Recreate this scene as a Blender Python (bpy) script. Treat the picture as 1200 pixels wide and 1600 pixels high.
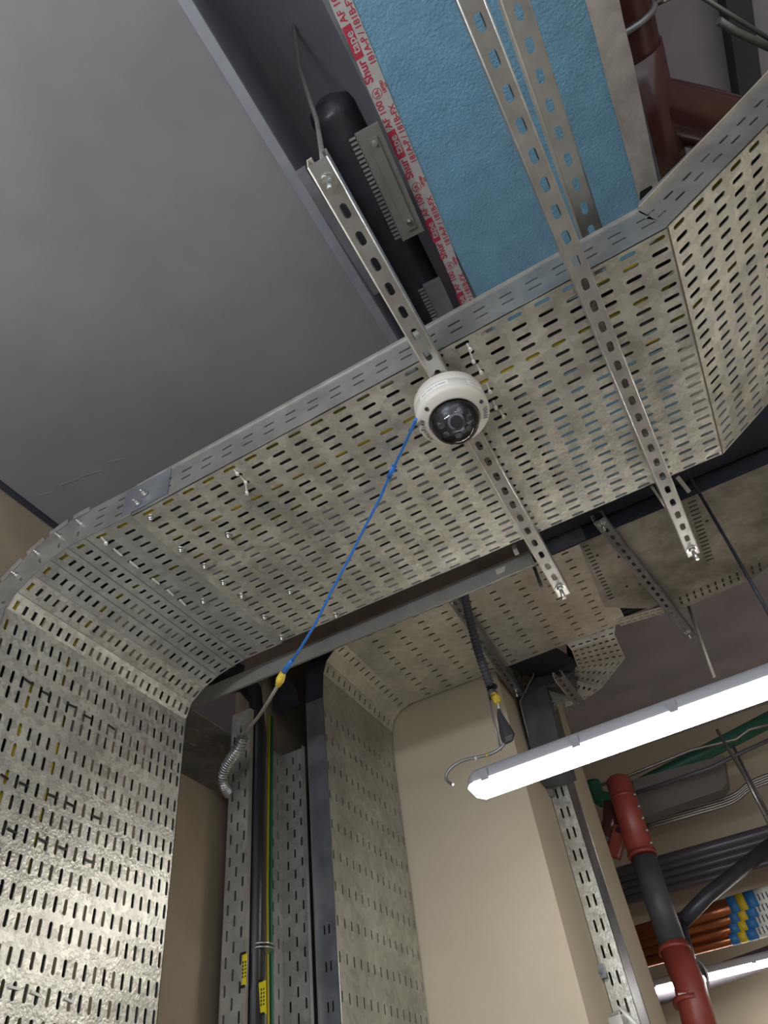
import bpy, bmesh, math, random
from mathutils import Vector, Matrix
random.seed(7)
for o in list(bpy.data.objects): bpy.data.objects.remove(o)
C = bpy.context.scene
ZO = 1.6            # eye height; heights below are written from the eye upwards
F_PX = 1108.1
M3 = Matrix(((0.8757262, 0.4087999, 0.2568778), (0.4694458, -0.5966614, -0.6508577), (-0.1128014, 0.6905634, -0.7144215)))
# ---------------------------------------------------------------- camera, world, exposure
cam = bpy.data.cameras.new('camera'); co = bpy.data.objects.new('camera', cam); C.collection.objects.link(co)
cam.sensor_fit = 'VERTICAL'; cam.sensor_height = 24.0; cam.lens = 24.0 * F_PX / 1600; cam.clip_start = 0.02; cam.clip_end = 60
mw = M3.to_4x4(); mw.translation = Vector((0, 0, ZO)); co.matrix_world = mw; C.camera = co
w = bpy.data.worlds.new('world'); C.world = w; w.use_nodes = True
w.node_tree.nodes['Background'].inputs[0].default_value = (0.86, 0.92, 1.0, 1); w.node_tree.nodes['Background'].inputs[1].default_value = 0.9  # added ambient fill; room side behind the camera left open for it
C.view_settings.view_transform = 'Standard'; C.view_settings.look = 'None'; C.view_settings.gamma = 1; C.view_settings.use_curve_mapping = False
C.view_settings.exposure = 0.47
C.cycles.use_denoising = True
C.cycles.sample_clamp_indirect = 4
LAMP_E = 22.0       # brightness of the batten diffusers

def P(px, py, ax, v):                       # a point of the photograph on a known plane of the room
    d = M3 @ Vector(((px-600)/F_PX, -(py-800)/F_PX, -1.0))
    return d * (v / d['xyz'.index(ax)])

# ---------------------------------------------------------------- materials
def mat(name, col, rough=0.6, metal=0.0, var=0.0, vscale=8.0, col2=None, spangle=0.0, sscale=60, bump=0.0, bscale=40, scratch=0.0, emit=None, es=0, coat=0, rvar=0.0, detail=5):
    m = bpy.data.materials.new(name); m.use_nodes = True; nt = m.node_tree; N = nt.nodes; L = nt.links
    b = N['Principled BSDF']; b.inputs['Base Color'].default_value = (*col, 1); b.inputs['Roughness'].default_value = rough; b.inputs['Metallic'].default_value = metal
    if coat: b.inputs['Coat Weight'].default_value = coat; b.inputs['Coat Roughness'].default_value = 0.15
    if emit: b.inputs['Emission Color'].default_value = (*emit, 1); b.inputs['Emission Strength'].default_value = es
    tc = N.new('ShaderNodeTexCoord'); gp = N.new('ShaderNodeNewGeometry')
    src = gp.outputs['Position']
    cur = None
    if var or col2:
        n = N.new('ShaderNodeTexNoise'); n.inputs['Scale'].default_value = vscale; n.inputs['Detail'].default_value = detail; n.inputs['Roughness'].default_value = 0.62
        L.new(src, n.inputs['Vector'])
        r = N.new('ShaderNodeValToRGB'); r.color_ramp.elements[0].position = 0.35; r.color_ramp.elements[1].position = 0.68
        c2 = col2 or tuple(min(1, c*(1+var)) for c in col); c1 = tuple(c*(1-var) for c in col)
        r.color_ramp.elements[0].color = (*c1, 1); r.color_ramp.elements[1].color = (*c2, 1)
        L.new(n.outputs['Fac'], r.inputs['Fac']); cur = r.outputs['Color']
        if rvar:
            mr = N.new('ShaderNodeMapRange'); mr.inputs['To Min'].default_value = rough-rvar; mr.inputs['To Max'].default_value = rough+rvar
            L.new(n.outputs['Fac'], mr.inputs['Value']); L.new(mr.outputs['Result'], b.inputs['Roughness'])
    if spangle:
        v = N.new('ShaderNodeTexVoronoi'); v.inputs['Scale'].default_value = sscale
        nn = N.new('ShaderNodeTexNoise'); nn.inputs['Scale'].default_value = sscale*1.3; L.new(src, nn.inputs['Vector'])
        ad = N.new('ShaderNodeMixRGB'); ad.blend_type = 'LINEAR_LIGHT'; ad.inputs[0].default_value = 0.012; L.new(src, ad.inputs[1]); L.new(nn.outputs['Color'], ad.inputs[2])
        L.new(ad.outputs[0], v.inputs['Vector'])
        sp = N.new('ShaderNodeSeparateColor'); L.new(v.outputs['Color'], sp.inputs[0])
        mr = N.new('ShaderNodeMapRange'); mr.inputs['To Min'].default_value = 1-spangle; mr.inputs['To Max'].default_value = 1+spangle; L.new(sp.outputs[0], mr.inputs['Value'])
        mx = N.new('ShaderNodeMixRGB'); mx.blend_type = 'MULTIPLY'; mx.inputs[0].default_value = 1
        if cur: L.new(cur, mx.inputs[1])
        else: mx.inputs[1].default_value = (*col, 1)
        L.new(mr.outputs['Result'], mx.inputs[2]); cur = mx.outputs[0]
    if cur: L.new(cur, b.inputs['Base Color'])
    if bump:
        n2 = N.new('ShaderNodeTexNoise'); n2.inputs['Scale'].default_value = bscale; n2.inputs['Detail'].default_value = 3; L.new(src, n2.inputs['Vector'])
        bp = N.new('ShaderNodeBump'); bp.inputs['Strength'].default_value = bump; bp.inputs['Distance'].default_value = 0.004
        L.new(n2.outputs['Fac'], bp.inputs['Height']); L.new(bp.outputs[0], b.inputs['Normal'])
    return m
MT = {
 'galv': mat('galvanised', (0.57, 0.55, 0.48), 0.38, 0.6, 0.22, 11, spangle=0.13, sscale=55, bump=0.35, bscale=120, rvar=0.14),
 'galv_old': mat('galvanised_dull', (0.44, 0.44, 0.40), 0.45, 0.55, 0.2, 6, spangle=0.12, sscale=45, bump=0.2, bscale=130, rvar=0.1),
 'galv_bright': mat('galvanised_spangled', (0.52, 0.505, 0.45), 0.36, 0.6, 0.14, 7, spangle=0.22, sscale=70, bump=0.3, bscale=150, rvar=0.1),
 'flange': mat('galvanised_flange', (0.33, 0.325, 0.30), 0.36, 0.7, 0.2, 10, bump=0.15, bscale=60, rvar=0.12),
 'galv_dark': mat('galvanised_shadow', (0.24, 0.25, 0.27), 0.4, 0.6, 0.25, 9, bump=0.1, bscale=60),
 'plate': mat('cover_plate', (0.42, 0.395, 0.36), 0.5, 0.5, 0.4, 5, spangle=0.08, sscale=40),
 't2': mat('galvanised_t2', (0.70, 0.675, 0.61), 0.34, 0.5, 0.16, 6, spangle=0.08, sscale=50, rvar=0.08),
 'strut': mat('strut_zinc', (0.50, 0.49, 0.46), 0.33, 0.75, 0.14, 20, rvar=0.08),
 'strut_beige': mat('strut_paint', (0.55, 0.50, 0.42), 0.45, 0.4, 0.15, 20),
 'steel': mat('bright_steel', (0.62, 0.62, 0.60), 0.28, 0.95),
 'duct': mat('grey_duct', (0.22, 0.205, 0.21), 0.34, 0.1, 0.10, 2.5, rvar=0.06, detail=7),
 'duct_edge': mat('duct_seam', (0.30, 0.31, 0.34), 0.5, 0.4, 0.1, 12),
 'duct_side': mat('duct_side', (0.20, 0.20, 0.24), 0.4, 0.3, 0.15, 6),
 'duct_dark': mat('dark_flex_duct', (0.045, 0.045, 0.052), 0.35, 0.2, 0.3, 14, bump=0.8, bscale=25),
 'ceiling': mat('ceiling_grey', (0.46, 0.42, 0.46), 0.85, 0, 0.12, 3),
 'deck': mat('deck_grey', (0.09, 0.09, 0.10), 0.7, 0.1, 0.15, 4),
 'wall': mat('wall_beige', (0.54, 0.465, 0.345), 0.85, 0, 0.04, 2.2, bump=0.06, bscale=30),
 'wall_shaded': mat('wall_left_shaded', (0.33, 0.265, 0.185), 0.9, 0, 0.10, 3.5, bump=0.1, bscale=20),  # beige darkened: dim light on the left wall is put into this colour
 'floor': mat('floor_concrete', (0.36, 0.34, 0.31), 0.7, 0, 0.1, 1.5),
 'blue': mat('blue_foam', (0.16, 0.32, 0.44), 0.28, 0.0, 0.10, 14, bump=0.8, bscale=150),
 'tape': mat('aluminium_tape', (0.55, 0.52, 0.50), 0.42, 0.35, 0.12, 25, bump=0.2, bscale=50),
 'board': mat('aluminium_board', (0.50, 0.45, 0.40), 0.5, 0.35, 0.2, 18, bump=0.3, bscale=60),
 'ink': mat('crimson_ink', (0.42, 0.03, 0.06), 0.5),
 'black': mat('black_cable', (0.012, 0.012, 0.014), 0.35),
 'yellow': mat('yellow_insulation', (0.55, 0.42, 0.02), 0.45),
 'green': mat('green_insulation', (0.01, 0.14, 0.07), 0.45),
 'bluec': mat('blue_cable', (0.03, 0.16, 0.50), 0.38),
 'greyc': mat('grey_core', (0.30, 0.27, 0.22), 0.5),
 'ytape': mat('yellow_tape', (0.70, 0.50, 0.05), 0.55, 0, 0.3, 90),
 'label_y': mat('yellow_label', (0.80, 0.68, 0.02), 0.45),
 'cam': mat('camera_white', (0.66, 0.62, 0.54), 0.45),
 'paper': mat('paper_label', (0.80, 0.78, 0.74), 0.6),
 'cam_in': mat('camera_inner', (0.045, 0.045, 0.05), 0.3),
 'cam_mid': mat('camera_module', (0.20, 0.20, 0.21), 0.35, 0, 0.5, 60),
 'lens': mat('lens_glass', (0.01, 0.01, 0.012), 0.05, 0, coat=1),
 'white': mat('white_nylon', (0.75, 0.73, 0.68), 0.4),
 'lampbody': mat('batten_body', (0.50, 0.50, 0.52), 0.5),
 'fill_cool': mat('fill_diffuser_cool', (1, 1, 1), 0.4, emit=(0.86, 0.92, 1.0), es=LAMP_E*2.3),  # cool glow of the added, unseen fill light
 'diff': mat('batten_diffuser', (1, 1, 1), 0.4, emit=(1.0, 0.97, 0.90), es=LAMP_E),
 'clip': mat('clip_plastic', (0.35, 0.35, 0.37), 0.3),
 'flex': mat('flex_conduit', (0.30, 0.30, 0.31), 0.35, 0.5),
 'spring': mat('flex_steel', (0.50, 0.50, 0.50), 0.3, 0.9),
 'bag': mat('black_tape_wrap', (0.05, 0.05, 0.055), 0.45),
 'redp': mat('red_pipe', (0.30, 0.055, 0.04), 0.38, 0, 0.12, 10, bump=0.15, bscale=60),
 'redp_dk': mat('red_duct_pipe', (0.085, 0.030, 0.025), 0.20, 0, 0.12, 8),
 'blackp': mat('dark_pipe_wrap', (0.075, 0.078, 0.088), 0.5, 0, 0.2, 12),
 'ironp': mat('dark_iron_pipe', (0.05, 0.05, 0.06), 0.38, 0.3, 0.2, 15),
 'conduit': mat('grey_conduit', (0.11, 0.10, 0.12), 0.35, 0.2),
 'conduit_lt': mat('steel_conduit', (0.33, 0.31, 0.29), 0.3, 0.8),
 'copper': mat('copper_pipe', (0.48, 0.17, 0.08), 0.25, 0.9, 0.12, 10),
 'bandblue': mat('blue_band', (0.03, 0.16, 0.40), 0.5),
 'bandyel': mat('yellow_band', (0.60, 0.42, 0.02), 0.5),
 'greenp': mat('green_pipe', (0.02, 0.12, 0.07), 0.5),
 'brown': mat('brown_board', (0.15, 0.11, 0.075), 0.8, 0, 0.2, 10),
 'angle': mat('grey_angle', (0.23, 0.225, 0.20), 0.5, 0.4, 0.1, 10),
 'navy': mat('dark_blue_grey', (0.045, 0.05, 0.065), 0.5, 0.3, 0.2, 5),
 'box': mat('grey_box', (0.16, 0.145, 0.13), 0.7, 0),
}
def glass():
    m = bpy.data.materials.new('dome_clear'); m.use_nodes = True; N = m.node_tree.nodes; L = m.node_tree.links
    for n in list(N): N.remove(n)
    o = N.new('ShaderNodeOutputMaterial'); t = N.new('ShaderNodeBsdfTransparent'); g = N.new('ShaderNodeBsdfGlossy'); g.inputs['Roughness'].default_value = 0.03
    t.inputs[0].default_value = (0.80, 0.80, 0.84, 1)
    f = N.new('ShaderNodeFresnel'); f.inputs[0].default_value = 1.5; mx = N.new('ShaderNodeMixShader')
    L.new(f.outputs[0], mx.inputs[0]); L.new(t.outputs[0], mx.inputs[1]); L.new(g.outputs[0], mx.inputs[2]); L.new(mx.outputs[0], o.inputs[0]); return m
MT['glass'] = glass()

# ---------------------------------------------------------------- helpers
UP = Vector((0, 0, 1))
def frame(d):
    d = d.normalized(); a = Vector((0, 0, 1)) if abs(d.z) < 0.9 else Vector((1, 0, 0))
    u = d.cross(a).normalized(); return u, d.cross(u).normalized()
class MB:
    def __init__(s): s.v = []; s.f = []; s.sm = []
    def add(s, vs, fs, smooth=False):
        k = len(s.v); s.v += [Vector(v) for v in vs]; s.f += [tuple(k+i for i in f) for f in fs]; s.sm += [smooth]*len(fs); return s
    def box(s, a, b):
        x0, x1 = sorted((a[0], b[0])); y0, y1 = sorted((a[1], b[1])); z0, z1 = sorted((a[2], b[2]))
        return s.add([(x0,y0,z0),(x1,y0,z0),(x1,y1,z0),(x0,y1,z0),(x0,y0,z1),(x1,y0,z1),(x1,y1,z1),(x0,y1,z1)], [(0,3,2,1),(4,5,6,7),(0,1,5,4),(1,2,6,5),(2,3,7,6),(3,0,4,7)])
    def bar(s, p, q, a, b, up=UP):         # rectangular bar from p to q, a wide, b deep (along up)
        p = Vector(p); q = Vector(q); d = (q-p).normalized(); u = d.cross(Vector(up)).normalized(); n = u.cross(d)
        vs = []
        for e in (p, q):
            for i, j in ((-1,-1),(1,-1),(1,1),(-1,1)): vs.append(e + u*(i*a/2) + n*(j*b/2))
        return s.add(vs, [(0,3,2,1),(4,5,6,7),(0,1,5,4),(1,2,6,5),(2,3,7,6),(3,0,4,7)])
    def tube(s, pts, r, n=12, cap=True, closed=False):
        pts = [Vector(p) for p in pts]; rs = r if isinstance(r, (list, tuple)) else [r]*len(pts)
        vs = []; u = None
        for i, p in enumerate(pts):
            d = (pts[min(i+1, len(pts)-1)] - pts[max(i-1, 0)]).normalized()
            if u is None: u, _ = frame(d)
            u = (u - d*u.dot(d)).normalized(); v = d.cross(u)
            vs += [p + (u*math.cos(2*math.pi*k/n) + v*math.sin(2*math.pi*k/n))*rs[i] for k in range(n)]
        fs = [(i*n+k, i*n+(k+1) % n, (i+1)*n+(k+1) % n, (i+1)*n+k) for i in range(len(pts)-1) for k in range(n)]
        s.add(vs, fs, True)
        if cap: s.add(vs[:n], [tuple(range(n))]); s.add(vs[-n:], [tuple(range(n-1, -1, -1))])
        return s
    def lathe(s, prof, c, n=48, smooth=True):          # profile of (radius, z) about vertical axis through c
        vs = [Vector((c[0]+r*math.cos(2*math.pi*k/n), c[1]+r*math.sin(2*math.pi*k/n), c[2]+z)) for r, z in prof for k in range(n)]
        fs = [(i*n+k, i*n+(k+1) % n, (i+1)*n+(k+1) % n, (i+1)*n+k) for i in range(len(prof)-1) for k in range(n)]
        return s.add(vs, fs, smooth)
    def prism(s, poly, off):
        poly = [Vector(p) for p in poly]; off = Vector(off); n = len(poly)
        return s.add(poly + [p+off for p in poly], [tuple(range(n)), tuple(range(2*n-1, n-1, -1))] + [(i, (i+1) % n, n+(i+1) % n, n+i) for i in range(n)])
    def build(s, name, m, parent=None, bevel=0):
        me = bpy.data.meshes.new(name); off = Vector((0, 0, ZO))
        base = parent_world(parent) if parent else Vector((0, 0, 0))
        me.from_pydata([v+off-base for v in s.v], [], s.f); me.update()
        for p, sm in zip(me.polygons, s.sm): p.use_smooth = sm
        bm = bmesh.new(); bm.from_mesh(me); bmesh.ops.remove_doubles(bm, verts=bm.verts, dist=1e-6) if len(s.v) < 4000 else None
        bmesh.ops.recalc_face_normals(bm, faces=bm.faces); bm.to_mesh(me); bm.free()
        me.materials.append(m if not isinstance(m, str) else MT[m])
        o = bpy.data.objects.new(name, me); C.collection.objects.link(o)
        if parent: o.parent = parent
        if bevel:
            bv = o.modifiers.new('bevel', 'BEVEL'); bv.width = bevel; bv.segments = 2; bv.limit_method = 'ANGLE'
        return o
def parent_world(o):
    t = Vector(o.location)
    while o.parent: o = o.parent; t += Vector(o.location)
    return t
def tag(o, label=None, cat=None, group=None, kind=None):
    if label: o['label'] = label
    if cat: o['category'] = cat
    if group: o['group'] = group
    if kind: o['kind'] = kind
    return o
def thing(name, label, cat, loc, group=None):
    o = bpy.data.objects.new(name, None); C.collection.objects.link(o); o.empty_display_size = 0.05
    o.location = Vector(loc) + Vector((0, 0, ZO)); return tag(o, label, cat, group)
def struct(name, mb, m): return tag(mb.build(name, m), kind='structure')
def copy_tree(o, parent=None):
    c = o.copy(); C.collection.objects.link(c); c.parent = parent
    for k in ('label',):
        pass
    for ch in [x for x in C.objects if x.parent == o]: copy_tree(ch, c)
    return c
def edges(centres, pitch, lo, hi):
    e = [lo]
    for i, c in enumerate(centres):
        a = c - pitch/2
        if i: a = (centres[i-1]+c)/2
        if a > lo + 1e-5: e.append(a)
    b = centres[-1]+pitch/2
    if b < hi - 1e-5: e.append(b)
    e.append(hi); return e
def perf(mb, f, U, V, slots, along='u', t=0.0022, scale=(1, 1)):
    """slotted sheet: f(u, v, w) -> point, U/V grid lines, slots = list of (cu, cv, half_len, radius) in u/v units"""
    def cell_of(c, E):
        for i in range(len(E)-1):
            if E[i] <= c < E[i+1]: return i
    occ = {}
    for (cu, cv, a, r) in slots:
        i = cell_of(cu, U); j = cell_of(cv, V)
        if i is not None and j is not None: occ[(i, j)] = (cu, cv, a, r)
    for i in range(len(U)-1):
        for j in range(len(V)-1):
            u0, u1, v0, v1 = U[i], U[i+1], V[j], V[j+1]
            if (i, j) not in occ:
                q = [(u0,v0),(u1,v0),(u1,v1),(u0,v1)]
                mb.add([f(a, b, 0) for a, b in q] + [f(a, b, t) for a, b in q], [(0,1,2,3),(7,6,5,4)]); continue
            cu, cv, a, r = occ[(i, j)]
            su, sv = scale
            inner = []; outer = []
            m = 5
            if along == 'u':
                for k in range(m+1):
                    th = -math.pi/2 + math.pi*k/m; inner.append((cu + (a-r + r*math.cos(th))*su, cv + r*math.sin(th)*sv)); outer.append((u1, v0+(v1-v0)*k/m))
                for k in range(m+1):
                    th = math.pi/2 + math.pi*k/m; inner.append((cu + (-(a-r) + r*math.cos(th))*su, cv + r*math.sin(th)*sv)); outer.append((u0, v1+(v0-v1)*k/m))
            else:
                for k in range(m+1):
                    th = math.pi*k/m; inner.append((cu + r*math.cos(th)*su, cv + (a-r + r*math.sin(th))*sv)); outer.append((u1+(u0-u1)*k/m, v1))
                for k in range(m+1):
                    th = math.pi + math.pi*k/m; inner.append((cu + r*math.cos(th)*su, cv + (-(a-r) + r*math.sin(th))*sv)); outer.append((u0+(u1-u0)*k/m, v0))
            n = len(inner)
            vs = [f(p, q, 0) for p, q in outer] + [f(p, q, 0) for p, q in inner] + [f(p, q, t) for p, q in outer] + [f(p, q, t) for p, q in inner]
            fs = []
            for k in range(n):
                l = (k+1) % n
                fs += [(k, l, n+l, n+k), (2*n+l, 2*n+k, 3*n+k, 3*n+l), (n+k, n+l, 3*n+l, 3*n+k)]
            mb.add(vs, fs)
    # rim
    for (a, b) in (((U[0], V[0]), (U[-1], V[0])), ((U[0], V[-1]), (U[-1], V[-1])), ((U[0], V[0]), (U[0], V[-1])), ((U[-1], V[0]), (U[-1], V[-1]))):
        mb.add([f(a[0], a[1], 0), f(b[0], b[1], 0), f(b[0], b[1], t), f(a[0], a[1], t)], [(0, 1, 2, 3)])
    return mb
def planar(o, eu, ev, en):
    o = Vector(o); eu = Vector(eu); ev = Vector(ev); en = Vector(en)
    return lambda u, v, w: o + eu*u + ev*v + en*w
def frange(a, step, n): return [a + step*i for i in range(n)]
def nut_bolt(mb, p, d, r=0.009, l=0.03):       # washer, nut and thread along d
    p = Vector(p); d = Vector(d).normalized()
    mb.tube([p, p+d*0.002], r*1.5, 16); mb.tube([p+d*0.002, p+d*0.009], r, 6); mb.tube([p, p+d*l], r*0.52, 8); return mb

# ---------------------------------------------------------------- the room
XL, YB, XR, YF, ZC, ZF = -1.47, 5.6, 3.6, -1.6, 2.45, -1.6
struct('floor', MB().box((-3.2, YF-2.5, ZF-0.1), (XR, YB, ZF)), 'floor')
struct('ceiling', MB().box((-3.2, YF, ZC), (XR, YB, ZC+0.1)), 'ceiling')
wl = MB()                                     # left wall with the opening a tray passes through
wl.box((XL-0.15, YF, ZF), (XL, 1.58, ZC)).box((XL-0.15, 1.58, ZF), (XL, 2.1, 1.10)).box((XL-0.15, 1.58, 1.75), (XL, 2.1, ZC)).box((XL-0.15, 2.1, ZF), (XL, 2.75, ZC))
struct('wall_left', wl, 'wall_shaded')
struct('wall_back', MB().box((-3.2, YB, ZF), (XR, YB+0.1, ZC)), 'wall')
struct('wall_right', MB().box((XR, YF, ZF), (XR+0.1, YB, ZC)), 'wall')
struct('wall_outer', MB().box((-3.3, YF, ZF), (-3.2, YB, ZC)), 'wall_shaded')
struct('wall_column', MB().box((-1.75, 2.75, ZF), (-0.675, 3.32, ZC)), 'wall')
struct('wall_pier', MB().box((-1.75, 3.32, ZF), (-0.59, 3.69, ZC)), 'wall')
for k, x in enumerate((0.95, 1.25, 1.85)):     # ribs of the concrete deck above
    struct('trim_%d' % (k+1), MB().box((x, -0.6, ZC-0.06), (x+0.07, 3.0, ZC)), 'deck')

# ---------------------------------------------------------------- first tray: the big one
def fold(x): return 0.7565 - 0.0215*max(-1, min(1.0, x + 0.1))*0.75
def far(x): return 1.366 + 0.006*max(-1, min(1.0, x))
NV = 24
VS = [0.0235 + k*(0.9866-0.0235)/(NV-1) for k in range(NV)]
VE = edges(VS, VS[1]-VS[0], 0.0, 1.0)
SL, SR = 0.0153, 0.0045                        # slot half length and radius
# straight run
t1 = thing('cable_tray', 'wide slotted galvanised cable tray running level above the white dome camera', 'cable tray', (-0.3, 1.06, 1.186), 'sections of the wide cable tray')
US = frange(-0.865, 0.0555, 22); UE = edges(US, 0.0555, -0.902, 0.322)
f1 = lambda u, v, w: Vector((u, fold(u) + v*(far(u)-fold(u)), 1.186 + w))
perf(MB(), f1, UE, VE, [(u, v, SL, SR) for u in US for v in VS], 'u', scale=(1, 1/0.61)).build('bottom_panel', 'galv', t1)
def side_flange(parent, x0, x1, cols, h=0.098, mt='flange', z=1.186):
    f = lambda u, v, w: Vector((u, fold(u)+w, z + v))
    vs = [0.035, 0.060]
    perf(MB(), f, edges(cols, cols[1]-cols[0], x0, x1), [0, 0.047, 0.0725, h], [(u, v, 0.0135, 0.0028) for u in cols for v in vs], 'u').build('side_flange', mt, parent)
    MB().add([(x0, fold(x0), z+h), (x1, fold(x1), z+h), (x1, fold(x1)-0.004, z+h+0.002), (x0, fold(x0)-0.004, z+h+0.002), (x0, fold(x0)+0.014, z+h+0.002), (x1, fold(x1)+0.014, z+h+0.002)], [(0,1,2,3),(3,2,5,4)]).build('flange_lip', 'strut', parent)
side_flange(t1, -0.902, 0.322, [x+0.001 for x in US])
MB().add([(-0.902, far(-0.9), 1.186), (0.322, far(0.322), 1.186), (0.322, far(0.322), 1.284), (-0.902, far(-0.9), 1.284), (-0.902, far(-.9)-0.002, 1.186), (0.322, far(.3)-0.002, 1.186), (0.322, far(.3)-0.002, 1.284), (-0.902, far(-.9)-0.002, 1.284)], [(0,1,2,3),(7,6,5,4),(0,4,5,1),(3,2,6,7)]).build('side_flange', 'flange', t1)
# overlap plate with its screws at the left end
sc_px = [(236,807),(283,857),(320,883),(349,909),(378,930),(318,938),(453,923),(525,960),(440,995),(357,835),(413,963),(150+505/6,740+455/6),(150+1098/6,740+160/6)]
for i, (x, y) in enumerate(sc_px[:11]):
    p = P(x, y, 'z', 1.186); nut_bolt(MB(), p, (0, 0, -1), 0.0058, 0.013).build('bolt', 'steel', t1)
MB().box((-0.93, 0.7655, 1.195), (-0.80, 0.7685, 1.280)).build('joint_plate', 'galv_dark', t1)
for (x, y) in [(226, 772), (215, 787)]:
    p = P(x, y, 'y', 0.764); nut_bolt(MB(), p, (0, -1, 0), 0.006, 0.016).build('bolt', 'steel', t1)

# bend
NB = [(-0.902,1.186),(-1.035,1.189),(-1.087,1.188),(-1.136,1.176),(-1.180,1.152),(-1.220,1.122),(-1.240,1.072)]
FB = [(-0.902,1.186),(-1.025,1.186),(-1.068,1.180),(-1.120,1.168),(-1.166,1.148),(-1.206,1.116),(-1.223,1.064)]
tb = thing('cable_tray', 'faceted bend where the wide slotted tray turns down at the left', 'cable tray', (-1.1, 1.06, 1.07), 'sections of the wide cable tray')
for k in range(6):
    a0, a1, b0, b1 = Vector((NB[k][0], 0.768, NB[k][1])), Vector((NB[k+1][0], 0.768, NB[k+1][1])), Vector((FB[k][0], 1.365, FB[k][1])), Vector((FB[k+1][0], 1.365, FB[k+1][1]))
    nrm = (a1-a0).cross(b0-a0).normalized()
    if nrm.z < 0 or (abs(nrm.z) < 0.2 and nrm.x > 0): nrm = -nrm
    f = lambda u, v, w, a0=a0, a1=a1, b0=b0, b1=b1, nrm=nrm: a0.lerp(a1, u).lerp(b0.lerp(b1, u), v) + nrm*w
    L = (a1-a0).length
    cs = [0.28, 0.74] if k == 0 else [0.5]
    mb = MB(); perf(mb, f, edges(cs, 0.4, 0, 1), VE, [(c, v, SL*(1 if k < 4 else 1.05), SR) for c in cs for v in VS], 'u', scale=(1/L, 1/0.6))
    mb.build('bend_panel', 'galv_bright' if k >= 4 else 'galv_old', tb)
    # raised seam between the facets
    MB().bar(a1 - nrm*0.0006, b1 - nrm*0.0006, 0.0022, 0.0012, nrm).build('seam', 'angle' if k < 3 else 'strut', tb)
# curved flange of the bend, in overlapping plates with tabs
OUT = []
for k in range(7):
    a = Vector((NB[max(k-1,0)][0], 0, NB[max(k-1,0)][1])); b = Vector((NB[min(k+1,6)][0], 0, NB[min(k+1,6)][1])); d = (b-a).normalized(); n = Vector((d.z, 0, -d.x));
    if n.z < 0: n = -n
    if k == 6: n = Vector((-1, 0, 0.12)).normalized()
    OUT.append(Vector((NB[k][0], 0.766, NB[k][1])) + n*(0.098 if k < 6 else 0.09))
for k in range(6):
    a0 = Vector((NB[k][0], 0.766, NB[k][1])); a1 = Vector((NB[k+1][0], 0.766, NB[k+1][1]))
    f = lambda u, v, w, a0=a0, a1=a1, c0=OUT[k], c1=OUT[k+1]: a0.lerp(a1, u).lerp(c0.lerp(c1, u), v) + Vector((0, w, 0))
    L = (a1-a0).length
    if k == 0: cs = [0.28, 0.74]; sl = [(c, v, 0.013, 0.0028) for c in cs for v in (0.24, 0.5, 0.76)]; perf(MB(), f, edges(cs, 0.4, 0, 1), [0, 0.38, 0.63, 1], sl, 'u', scale=(1/L, 10)).build('side_flange', 'flange', tb)
    else: perf(MB(), f, [0, 1], [0, 0.5, 1], [(0.5, 0.3, 0.009, 0.0028)], 'v', scale=(1/L, 10)).build('side_flange', 'flange', tb)
    if k: MB().bar(OUT[k].lerp(OUT[k+1], 0.1)+Vector((0, -0.003, 0)), OUT[k].lerp(OUT[k+1], 0.85)+Vector((0, -0.003, 0)), 0.004, 0.012, OUT[k]-a0).build('tab', 'strut', tb)
    if k: m_ = MB(); nut_bolt(m_, a0.lerp(a1, .5).lerp(OUT[k].lerp(OUT[k+1], .5), 0.68), (0, -1, 0), 0.005, 0.014); m_.build('bolt', 'steel', tb)

# vertical drop
XV = -1.2175
tv = thing('cable_tray', 'wide spangled slotted tray dropping down the left side of the picture', 'cable tray', (XV, 1.06, -0.6), 'sections of the wide cable tray')
ZS = [1.028, .977, .921, .885, .82, .775, .718, .676, .627, .578, .527, .482, .427, .377, .327, .277, .227, .177, .127]
zs = sorted(ZS)
fv = lambda u, v, w: Vector((XV - w - 0.003*(u > 1.05), 0.752 + v*0.610, u))
ZE = edges(zs, 0.05, -0.6, 1.068)
perf(MB(), fv, ZE, edges([ (0.767-0.752 + k*0.0255)/0.61 for k in range(24)], 0.0255/0.61, 0, 1), [(z, (0.0135 + k*0.02545)/0.61, 0.0150, 0.0042) for z in zs for k in range(24)], 'u', scale=(1, 1/0.61)).build('bottom_panel', 'galv_bright', tv)
MB().box((XV, 1.360, -0.6), (XV-0.1, 1.362, 1.07)).build('side_flange', 'galv_dark', tv)
MB().box((XV, 0.750, -0.6), (XV-0.1, 0.752, 1.07)).build('side_flange', 'galv_dark', tv)

# rising part at the right
tr = thing('cable_tray', 'end of the wide slotted tray sloping upwards at the right edge', 'cable tray', (0.6, 1.06, 1.35), 'sections of the wide cable tray')
ca, sa = math.cos(math.radians(31)), math.sin(math.radians(31))
fr_ = lambda u, v, w: Vector((0.322 + u*ca - w*sa, fold(0.322) + v*(far(0.322)-fold(0.322)), 1.186 + u*sa + w*ca))
US2 = frange(0.029, 0.0545, 13)
perf(MB(), fr_, edges(US2, 0.0545, 0, 0.72), VE, [(u, v, SL, SR) for u in US2 for v in VS], 'u', scale=(1, 1/0.61)).build('bottom_panel', 'galv', tr)
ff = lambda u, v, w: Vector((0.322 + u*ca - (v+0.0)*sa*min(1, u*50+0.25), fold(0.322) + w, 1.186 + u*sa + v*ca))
perf(MB(), ff, edges(US2, 0.0545, 0, 0.72), [0, 0.047, 0.0725, 0.108], [(u, v, 0.0135, 0.0028) for u in US2 for v in (0.035, 0.060)], 'u').build('side_flange', 'flange', tr)
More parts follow.
